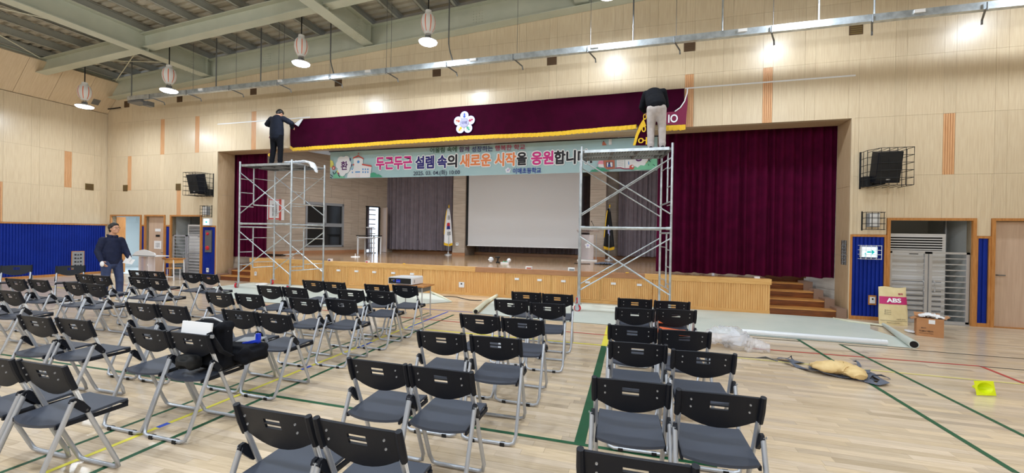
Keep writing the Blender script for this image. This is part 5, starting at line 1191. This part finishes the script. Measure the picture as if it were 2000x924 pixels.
# ================================================================ SMALL THINGS
# clear acrylic lectern on the floor
def lectern(name, X, Y, Z, label, w_=1.0, wavy=True, h_=.93):
    e = empty(name, (X, Y, Z), label, 'lectern')
    MB().box(X-.21, X+.21, Y-.02, Y+.0, Z+.05, Z+h_-.16).box(X-.21, X-.19, Y-.2, Y, Z+.05, Z+h_-.16).box(X+.19, X+.21, Y-.2, Y, Z+.05, Z+h_-.16).build('clear_body', 'acryl', e)
    for s in (-1, 1): MB().tube([(X+s*.3, Y-.08, Z+.04), (X+s*.3, Y-.08, Z+h_-.14)], .014).build('side_post', 'acryl' if wavy else 'alum', e)
    block('base_plate', X-.34, X+.34, Y-.22, Y+.16, Z, Z+.04, 'offwhite', e)
    if wavy:
        fp = [(-.5, 0), (-.44, .05), (-.36, .13), (-.22, .18), (-.1, .21), (0, .225), (.1, .21), (.22, .18), (.36, .14), (.46, .12), (.5, .05), (.49, 0)]
        MB().poly([(X+a*w_, Y-.20, Z+h_-.16+b*.9) for a, b in fp], (0, .03, .0)).build('front_fascia', 'white', e); MB().box(X-.5*w_, X+.5*w_, Y-.2, Y+.2, Z+h_-.17, Z+h_-.145).build('top_shelf', 'white', e)
    else:
        MB().add([(X-.38, Y+.18, Z+h_-.06), (X+.38, Y+.18, Z+h_-.06), (X+.38, Y-.2, Z+h_+.03), (X-.38, Y-.2, Z+h_+.03), (X-.38, Y+.18, Z+h_-.09), (X+.38, Y+.18, Z+h_-.09), (X+.38, Y-.2, Z+h_-.0), (X-.38, Y-.2, Z+h_-.0)], [(0, 1, 2, 3), (4, 7, 6, 5), (0, 4, 5, 1), (3, 2, 6, 7), (0, 3, 7, 4), (1, 5, 6, 2)]).build('top_shelf', 'acryl', e)
        text('이매초등학교', X-.2, X+.2, Z+h_-.045, Z+h_+.0, Y-.205, 't_blk', parent=e)
        MB().tube([(X+.18, Y, Z+h_-.02), (X+.19, Y, Z+h_+.16), (X+.12, Y-.02, Z+h_+.3)], .008).ell((X+.115, Y-.02, Z+h_+.31), .02, 8, 6).build('microphone', 'blackm', e)
    for i in range(5):
        an = math.radians(90+72*i); disc((X+.065*math.cos(an), Z+h_*.5+.065*math.sin(an)), .042, Y-.026, 'white', e, 'emblem_petal', 12)
    disc((X, Z+h_*.5), .035, Y-.03, 'e_lav', e, 'emblem_centre', 12)
    return e
lectern('acrylic_lectern', -10.1, -.95, 0, 'clear acrylic lectern with white wavy top beside the small wooden table at left')
q = at(1151, 508, z=ZS); lectern('stage_lectern', q.x-.02, 4.6, ZS, 'clear acrylic lectern with microphone on the stage right of the screen', wavy=False, h_=1.08)
# small wooden table and stool near it
e = empty('wooden_table', (-9.5, -.62, 0), 'small wooden school table with white legs beside the acrylic lectern', 'table')
block('tabletop', -9.92, -9.42, -.75, -.38, .66, .69, 'frame_wood', e); block('drawer_box', -9.88, -9.46, -.72, -.42, .54, .66, 'edge', e)
for x in (-9.9, -9.43):
    for y in (-.72, -.41): MB().tube([(x, y, 0), (x+(.03 if x < -9.5 else -.03), y, .66)], .016).build('leg', 'white', e)
block('foot_bar', -9.9, -9.43, -.73, -.71, .1, .13, 'white', e)
e = empty('wooden_stool', (-9.7, -.54, 0), 'small wooden stool tucked under the school table', 'stool')
block('seat', -9.86, -9.54, -.66, -.42, .36, .39, 'edge', e)
for x in (-9.84, -9.56):
    for y in (-.64, -.45): MB().tube([(x, y, 0), (x, y, .36)], .012).build('leg', 'white', e)
# projector on the school desk
e = empty('school_desk', (.2, -3.1, 0), 'small wooden school desk with steel legs under the projector', 'desk')
tz = .615; a = at(834, 558.5, z=tz); b_ = at(757, 557, z=tz); X1, Y1 = a.x, a.y; X0 = X1-.66
block('desktop', X0, X1, Y1-.12, Y1+.32, tz-.022, tz, 'frame_wood', e); block('drawer', X0+.06, X1-.06, Y1-.06, Y1+.28, tz-.12, tz-.022, 'steel_d', e)
for x in (X0+.05, X1-.06):
    MB().tube([(x, Y1-.08, .015), (x, Y1-.08, tz-.03)], .011).build('leg', 'alum', e); MB().tube([(x, Y1+.26, .015), (x, Y1+.26, tz-.03)], .011).build('leg', 'alum', e); block('foot', x-.012, x+.012, Y1-.12, Y1+.3, 0, .02, 'alum', e)
pj = empty('projector', (X0+.3, Y1+.05, tz), 'white projector with dark lens side standing on the school desk', 'projector')
pa, pb_ = at(760, 556, y=Y1-.05), at(805, 556, y=Y1-.05); px0, px1 = pa.x, pb_.x+.02; pz = tz+.015
t = MB().use('white'); pr = [(0, .0), (0, .11), (.03, .15), (.30, .165), (.42, .13), (.42, .0)]
MB().poly([(px0-.0, Y1-.08, pz), (px0, Y1-.08, pz+.115), (px0+.04, Y1-.08, pz+.135), (px1-.02, Y1-.08, pz+.145), (px1, Y1-.08, pz+.12), (px1, Y1-.08, pz)], (.03, .36, .0)).build('casing', 'white', pj)
block('lens_side', px0+.015, px1-.03, Y1-.09, Y1-.078, pz+.012, pz+.115, 'blackm', pj)
for i, (xx, zz, r) in enumerate(((.09, .075, .012), (.13, .06, .014), (.13, .085, .009), (.2, .09, .007))): disc((px0+xx, pz+zz), r, Y1-.094, 'alum' if i != 1 else 'blueplastic', pj, 'port', 12)
block('connector_block', px0+.18, px0+.27, Y1-.094, Y1-.088, pz+.03, pz+.09, 'blueplastic', pj)
for k in range(4): block('port', px0+.19+.02*k, px0+.2+.02*k, Y1-.097, Y1-.092, pz+.04, pz+.055, 'alum', pj)
for k in range(5): block('vent_slit', px1+.0, px1+.008, Y1-.02+.05*k, Y1+.005+.05*k, pz+.03, pz+.09, 'grey', pj)
for x in (px0+.05, px1-.05): MB().tube([(x, Y1-.03, tz), (x, Y1-.03, pz)], .012).build('foot', 'blackm', pj)
# kraft paper sack
a, b_ = at(1714, 632, y=-.42), at(1775, 638, y=-.5); w_ = b_.x-a.x
kb = empty('kraft_sack', (a.x+w_/2, -.42, 0), 'upright kraft paper sack printed ABS leaning in front of the right steel gate', 'sack')
xa0, xa1 = a.x, b_.x; zk = at(1740, 561, y=-.2).z
def sk(a, b, o=0): return Vector((xa0+(xa1-xa0)*a+(.11-.005*a)*b*1.0-.0, -.47+.28*b-o+.02*math.sin(a*9+b*5)*(1-b), zk*b+(.012*math.sin(a*7) if b > .9 else 0)))
t = MB().grid(lambda a, b: sk(a, b, .055*math.sin(math.pi*a)**.5*math.sin(math.pi*min(1, b*.9+.1))**.6), 20, 20).grid(lambda a, b: sk(1-a, b, -.07*math.sin(math.pi*a)**.5*math.sin(math.pi*min(1, b*.9+.1))**.6), 20, 20)
t.build('paper_sack', 'kraft', kb, smooth=True, ang=70)
def skf(a, b, o=.004): return sk(a, b, .055*math.sin(math.pi*a)**.5*math.sin(math.pi*min(1, b*.9+.1))**.6+o)
MB().grid(lambda a, b: skf(a*.98+.01, .55+.20*b), 20, 6).build('printed_band', 'magenta', kb, smooth=True)
def sktext(s_, a0, a1, b0, b1, m, off=0):
    q = text(s_, 0, 1, 0, 1, 0, m, off=off)
    for vv in q.data.vertices: vv.co = skf(a0+(a1-a0)*vv.co.x, b0+(b1-b0)*vv.co.z, .009)
    q.parent = kb; q.location = -wloc(kb)
sktext('ABS', .24, .74, .60, .71, 't_wht', .04); sktext('화학', .66, .84, .80, .85, 't_cri', .02)
for k, bb in enumerate((.38, .33, .28)): sktext('■ 품질보증', .16, .36, bb, bb+.022, 't_blk')
sktext('내용량 25kg', .55, .9, .15, .18, 't_blk'); sktext('취급주의 보관상태확인', .25, .7, .05, .08, 't_blk'); MB().grid(lambda a, b: skf(.03+.94*a, .115+.006*b, .008), 12, 1).build('stitch_line', 't_blk', kb)
# cardboard box with papers
A, Bq, Cq = at(1790, 655, z=0), at(1843, 661, z=0), at(1858, 655, z=0)
bx = empty('cardboard_box', A, 'open cardboard box with white packing paper on the floor before the right gate', 'box')
u1 = (Bq-A); u2 = Vector((-u1.y, u1.x, 0)).normalized()*.2; hb_ = at(1793, 620, y=A.y).z; Z = Vector((0, 0, 1))
for nm, c0, ax, ay, az in (('side', A+u1/2+Z*hb_/2, u1, u2*.03, Z*hb_), ('side', A+u1/2+u2+Z*hb_/2, u1, u2*.03, Z*hb_), ('side', A+u2/2+Z*hb_/2, u1*.015, u2, Z*hb_), ('side', A+u1+u2/2+Z*hb_/2, u1*.015, u2, Z*hb_), ('bottom', A+u1/2+u2/2+Z*.004, u1, u2, Z*.008)): MB().obox(c0, ax, ay, az).build(nm, 'card', bx)
MB().obox(A+u1*1.12+u2*.5+Z*(hb_+.02), u1*.22+Z*.05, u2, Z*.006).build('flap', 'card', bx); MB().obox(A-u1*.1+u2*.5+Z*(hb_-.02), u1*.2+Z*.03, u2, Z*.006).build('flap', 'card', bx); MB().obox(A+u1*.5+u2*1.25+Z*(hb_+.03), u1, u2*.5+Z*.05, Z*.006).build('flap', 'card', bx)
un = u1.normalized(); orr = A-u2.normalized()*.008; L_ = u1.length
MB().obox(A+u1*.56-u2.normalized()*.006+Z*hb_*.82, u1*.24, u2*.01, Z*hb_*.22).build('address_label', 'paper', bx)
text('■ 물류센터', .06*1, L_*.35, hb_*.42, hb_*.50, 0, 't_blk', parent=bx, rt=un, org=orr); text('FILAMENT 제품상자', L_*.1, L_*.62, hb_*.24, hb_*.34, 0, 't_blk', parent=bx, rt=un, org=orr, off=.01); text('취급주의 3단이상 적재금지', L_*.1, L_*.62, hb_*.14, hb_*.20, 0, 't_blk', parent=bx, rt=un, org=orr)
MB().obox(A+u1*.93-u2.normalized()*.003+u2*.5+Z*hb_*.55, u1*.001, u2*.4, Z*.03).build('hand_hole', 'dark', bx)
crump([A+u1*.1+u2*.5+Z*(hb_+.02), A+u1*.4+u2*.5+Z*(hb_+.05), A+u1*.8+u2*.6+Z*(hb_+.03), A+u1*1.15+u2*.7+Z*(hb_-.01)], .1, .035, 'packing_paper', 'paper', 'crumpled white packing paper sticking out of the cardboard box', 'packing paper', 8, 26, 10, amp=.35)
crump([A-u1*.25+u2*.9+Z*.02, A+u1*.1+u2*1.3+Z*.03], .12, .02, 'paper_sheet', 'paper', 'white paper sheet on the floor behind the cardboard box', 'paper', 9, 10, 8)
# clear plastic bag
crump([at(1372, 662, z=.1), at(1400, 655, z=.16), at(1430, 655, z=.16), at(1445, 668, z=.09), at(1470, 676, z=.05), at(1503, 680, z=.05)], .24, .13, 'plastic_bag', 'film', 'large crumpled clear plastic bag on the floor beside the rightmost chairs', 'plastic bag', 11, 44, 18, amp=.22)
# safety harness and tan bag
tb = crump([at(1590, 712, z=.06), at(1612, 716, z=.09), at(1645, 718, z=.09), at(1664, 725, z=.08), at(1682, 737, z=.06)], .15, .07, 'canvas_bag', 'tan', 'crumpled tan canvas bag lying on the floor among grey straps', 'bag', 12, 36, 16, amp=.13)
hs_ = empty('strap_harness', at(1620, 730, z=0), 'tangle of dark grey webbing straps around the tan bag', 'straps')
def web(pts, wd=.06, parent=hs_, m='strap', z=.012):
    P = [at(u, v, z=z) for u, v in pts]; N = []
    for i, p in enumerate(P):
        dd = (P[min(i+1, len(P)-1)]-P[max(0, i-1)]).normalized(); n_ = Vector((-dd.y, dd.x, 0)).normalized(); p = p+Vector((0, 0, .012*math.sin(i*1.9)+.01)); N.append((p-n_*wd*.7+Vector((0, 0, .02*math.sin(i*2.3)+.01)), p+n_*wd/2))
    MB().add([q for a in N for q in a], [(2*i, 2*i+2, 2*i+3, 2*i+1) for i in range(len(N)-1)]).build('webbing_strap', m, parent, smooth=True, solid=.004)
web([(1475, 701), (1495, 702.5), (1519, 704.5)], .012); web([(1519, 701), (1535, 704), (1552, 706), (1567, 710)], .1); web([(1533, 708), (1545, 712), (1560, 716), (1580, 724), (1600, 728), (1615, 730)]); web([(1586, 722), (1587, 713), (1597, 716), (1604, 724), (1612, 732), (1640, 735), (1660, 740)], .07)
web([(1612, 726), (1635, 731), (1660, 738), (1690, 743)], .06); web([(1668, 708), (1676, 711), (1680, 716)], .03); web([(1688, 730), (1693, 727), (1703, 730), (1712, 738), (1730, 750), (1715, 752), (1695, 746), (1682, 740)], .07); web([(1700, 735), (1720, 738), (1738, 739)], .02); web([(1690, 742), (1700, 736), (1706, 742), (1722, 747)], .05)
web([(1535, 703), (1545, 700), (1550, 704)], .02)
# yellow cone (square base tilted up) on the floor
q = at(1905, 772, z=0); q2 = at(1943, 773, z=0); ux = (q2-q); ux.z = 0; hh = at(1906, 745, y=q.y).z; uy = Vector((-ux.y, ux.x, 0)).normalized()
cn = empty('marker_cone', q, 'small neon yellow marker cone lying on its side on the floor at right', 'cone'); oc = q+ux/2+Vector((0, 0, hh/2+.003)); up_ = (Vector((0, 0, 1))*.96+uy*.2).normalized()*hh; nn_ = ux.normalized().cross(up_.normalized())
t = MB(); n = 24; rings = []
sq = []
for k in range(n):
    an = 2*math.pi*k/n; m_ = max(abs(math.cos(an)), abs(math.sin(an))); sq.append(oc+ux*.5*math.cos(an)/m_+up_*.5*math.sin(an)/m_)
rs = [sq]
for r, dpt in ((.40, 0), (.34, .02), (.2, .07), (.08, .11)): rs.append([oc+ux*r*math.cos(2*math.pi*k/n)+up_*r*math.sin(2*math.pi*k/n)-nn_*dpt for k in range(n)])
t.add([p for g_ in rs for p in g_], [(i*n+k, i*n+(k+1) % n, (i+1)*n+(k+1) % n, (i+1)*n+k) for i in range(len(rs)-1) for k in range(n)]).build('cone_shell', 'yellow', cn, smooth=True, solid=.004)
# ---- bag, papers and folders on chairs
c = CHP['D', 4, 'right'].location
bg = empty('shoulder_bag', (c.x+.0, c.y+.15, .47), 'black shoulder bag with blue strap on the front-left chair pair', 'bag')
def rb(cx, cy, cz, sx, sy, sz, nm, m, parent, rot=None, vox=.012):
    t = MB(); 
    for a in (-1, 1):
        for b in (-1, 1):
            for d_ in (-1, 1): t.ell((cx+a*(sx/2-.04), cy+b*(sy/2-.04), cz+d_*(sz/2-.04)), .04, 10, 6)
    t.box(cx-sx/2+.04, cx+sx/2-.04, cy-sy/2, cy+sy/2, cz-sz/2+.04, cz+sz/2-.04).box(cx-sx/2, cx+sx/2, cy-sy/2+.04, cy+sy/2-.04, cz-sz/2+.04, cz+sz/2-.04).box(cx-sx/2+.04, cx+sx/2-.04, cy-sy/2+.04, cy+sy/2-.04, cz-sz/2, cz+sz/2)
    return blob(t, nm, m, parent, vox, 2)
rb(c.x+.06, c.y+.17, .66, .34, .15, .40, 'main_pouch', 'blackc', bg); rb(c.x-.02, c.y+.03, .545, .20, .12, .12, 'front_case', 'blackm', bg); rb(c.x+.17, c.y+.34, .56, .36, .26, .15, 'open_flap', 'blackc', bg)
MB().tube([(c.x-.08, c.y+.14, .84), (c.x-.04, c.y+.15, .875), (c.x+.08, c.y+.15, .885), (c.x+.17, c.y+.15, .86), (c.x+.225, c.y+.16, .78)], .008).build('zip_edge', 'alum', bg, smooth=True)
P = [(c.x+.20, c.y+.02, .80), (c.x+.245, c.y+.04, .72), (c.x+.26, c.y+.08, .64), (c.x+.27, c.y+.16, .58)]; MB().add([Vector(p)+Vector((dx, 0, dz)) for p in P for dx, dz in ((-.025, -.01), (.025, .01))], [(2*i, 2*i+2, 2*i+3, 2*i+1) for i in range(3)]).build('shoulder_strap', 'black', bg, smooth=True, solid=.006)
MB().box(c.x+.222, c.x+.25, c.y+.012, c.y+.026, .76, .785).build('buckle', 'grey', bg)
o = MB().obox((c.x+.02, c.y+.06, .805), (.32, .0, 0), (0, .012, 0), (-.02, .03, .11)).build('loose_papers', 'paper'); tag(o, 'white papers propped against the black shoulder bag', 'papers')
o = MB().obox((c.x+.24, c.y+.37, .645), (.13, .06, .03), (-.01, .02, 0), (0, 0, .022)).obox((c.x+.28, c.y+.4, .67), (.03, .0, .0), (0, .03, 0), (0, 0, .09)).build('blue_tool', 'blueplastic'); tag(o, 'bright blue plastic tool on the open flap of the shoulder bag', 'tool')
o = MB().obox((c.x+.18, c.y+.42, .65), (.2, .05, .01), (-.03, .12, .01), (0, 0, .008)).build('grey_notebook', 'grey'); tag(o, 'grey notebook lying on the open flap of the shoulder bag', 'notebook')
for r_, nm in ((0, 'front row'), (1, 'second row')):
    c = CHP['F', r_, 'right'].location; e = MB().obox((c.x-.03, c.y+.12, .495 if r_ else .50), (.34, .03, 0), (-.02, .26, .0), (0, 0, .012)).build('orange_folder', 'orange'); tag(e, 'orange folder on the right %s chair of the rightmost column' % nm, 'folder')
    if r_: o2 = MB().obox((c.x-.03, c.y+.02, .53), (.3, .0, -.03), (0, .01, .0), (0, .01, .05)).build('raised_cover', 'orange', e)
# ---- things on the stage
def st(u, v, y=None): q = at(u, v, z=ZS) if y is None else at(u, v, y=y); return q
q = at(968, 514, z=ZS)
o = crump([(q.x-.16, q.y, ZS+.02), (q.x-.14, q.y, ZS+.18)], .07, .07, 'plastic_pack', 'film2', 'white crumpled plastic pack standing beside the drill on the stage', 'pack', 21, 10, 10)
dr_ = empty('cordless_drill', (q.x+.06, q.y, ZS), 'black cordless drill standing on the stage before the screen', 'drill')
MB().box(q.x+.02, q.x+.12, q.y-.04, q.y+.04, ZS, ZS+.05).build('battery', 'blackm', dr_); MB().obox((q.x+.07, q.y, ZS+.1), (.035, 0, 0), (0, .035, 0), (.015, 0, .12)).build('grip', 'black', dr_); MB().tube([(q.x-.02, q.y, ZS+.18), (q.x+.13, q.y, ZS+.18)], [.016, .032], 10).build('motor_body', 'blackm', dr_)
tr = empty('tool_tray', (q.x+.32, q.y, ZS), 'small white tray of green parts beside the drill on the stage', 'tray')
block('tray', q.x+.18, q.x+.42, q.y-.06, q.y+.06, ZS, ZS+.04, 'white', tr)
for k in range(5): MB().ell((q.x+.22+.04*k, q.y+.01*(-1)**k, ZS+.05), .022, 8, 6).build('green_part', 'b_green' if k % 2 else 'olive', tr, smooth=True)
crump([(q.x+.36, q.y+.03, ZS+.06), (q.x+.46, q.y+.03, ZS+.13)], .06, .06, 'plastic_pack', 'film2', 'white crumpled plastic pack right of the tool tray on the stage', 'pack', 22, 10, 10)
def small(u, v, w_, h_, m, m2, lb, nm='small_box'):
    q = at(u, v, y=.04); e = empty(nm, (q.x, .04, ZS), lb, 'box'); block('carton', q.x-w_/2, q.x+w_/2, -.01, .09, ZS, ZS+h_, m, e); block('label_print', q.x-w_*.3, q.x+w_*.45, -.014, -.009, ZS+h_*.15, ZS+h_*.7, m2, e)
small(645, 511, .10, .07, 'white', 't_pur', 'small white and purple box on the stage edge right of the left scaffold'); small(718, 515, .08, .06, 'white', 'red', 'small red and white box on the stage edge, second from the left')
small(1033, 529, .16, .07, 'white', 'b_brick', 'white and brown box on the stage edge below the screen'); small(1116, 532, .16, .08, 'paper', 'grey', 'white paper-wrapped box on the stage edge left of the right scaffold'); 
for (u, v, lb) in ((789, 518.5, 'yellow scrap on the stage edge above the projector'), (1225, 537, 'yellow scrap on the stage edge inside the right scaffold')):
    q = at(u, v, y=.03); tag(MB().ell((q.x, .03, ZS+.012), (.045, .03, .012), 10, 6).build('yellow_scrap', 'gold', smooth=True), lb, 'scrap')
q = at(1478, 541, y=.1); tag(MB().box(q.x-.05, q.x+.05, .05, .12, ZS, ZS+.04).build('white_block', 'white'), 'small white block on the stage edge before the maroon curtain', 'block')
q = at(694, 502, z=ZS); e = empty('microphone_stand', q, 'slim microphone stand with pale round base on the left of the stage', 'stand')
MB().lathe([(0, 0), (.16, 0), (.15, .02), (.03, .03), (0, .03)], q, 20).build('base', 'offwhite', e, smooth=True); MB().tube([q+Vector((0, 0, .02)), q+Vector((0, 0, .12))], .012).build('stub', 'offwhite', e)
# folding table with steel legs, tall stand
a, b_ = at(699, 496, z=ZS), at(740, 496, z=ZS); a = Vector((a.x, 4.1, ZS)); xa_, xb_ = at(699, 480, y=4.0).x, at(741, 480, y=4.3).x
e = empty('stage_table', ((xa_+xb_)/2, 4.15, ZS), 'narrow dark-topped table with white steel legs near the stage side door', 'table')
block('tabletop', xa_-.02, xb_+.02, 3.9, 4.45, ZS+.72, ZS+.75, 'blackm', e)
for x in (xa_+.02, xb_-.04):
    for y in (3.94, 4.41): block('leg', x, x+.05, y-.02, y+.02, ZS, ZS+.72, 'white', e)
    block('rail', x, x+.05, 3.94, 4.41, ZS+.66, ZS+.7, 'white', e)
block('rail', xa_, xb_, 3.92, 3.96, ZS+.64, ZS+.68, 'white', e)
e = empty('tall_stand', (at(723, 480, y=4.9).x, 4.9, ZS), 'tall white stand behind the narrow stage table', 'stand'); X = e.location.x
block('top_plate', X-.13, X+.13, 4.8, 5.0, ZS+1.06, ZS+1.10, 'white', e); block('post', X-.05, X-.01, 4.88, 4.92, ZS, ZS+1.06, 'alum', e); block('post', X+.03, X+.07, 4.88, 4.92, ZS, ZS+1.06, 'alum', e); block('foot', X-.18, X+.18, 4.75, 5.05, ZS, ZS+.03, 'alum', e)
q = at(1180, 517, z=ZS); e = crump([(q.x-.3, q.y, ZS+.02), (q.x, q.y+.05, ZS+.04), (q.x+.3, q.y, ZS+.03)], .16, .035, 'cable_pile', 'strap', 'grey tangle of cables on the stage floor before the black flag', 'cables', 23, 24, 10, amp=.4)
tag(MB().tube([(q.x-.9+.06*i, q.y-.1+.08*math.sin(i*1.1), ZS+.012) for i in range(9)], .01).build('floor_cable', 'blackm'), 'short black cable on the stage floor beside the grey tangle', 'cable')
q = at(540, 499, z=ZS); tag(MB().box(q.x-.5, q.x+.3, q.y-.1, q.y+.1, ZS, ZS+.04).build('wooden_batten', 'dark'), 'dark batten on the stage floor behind the left scaffold', 'batten')
tag(MB().tube([(q.x+.4, q.y-.1, ZS+.05), (q.x+.75, q.y, ZS+.06)], [.01, .03], 8).build('white_tool', 'offwhite'), 'pale tool lying on the stage floor behind the left scaffold', 'tool')
a, b_ = at(78, 735, z=.6), None
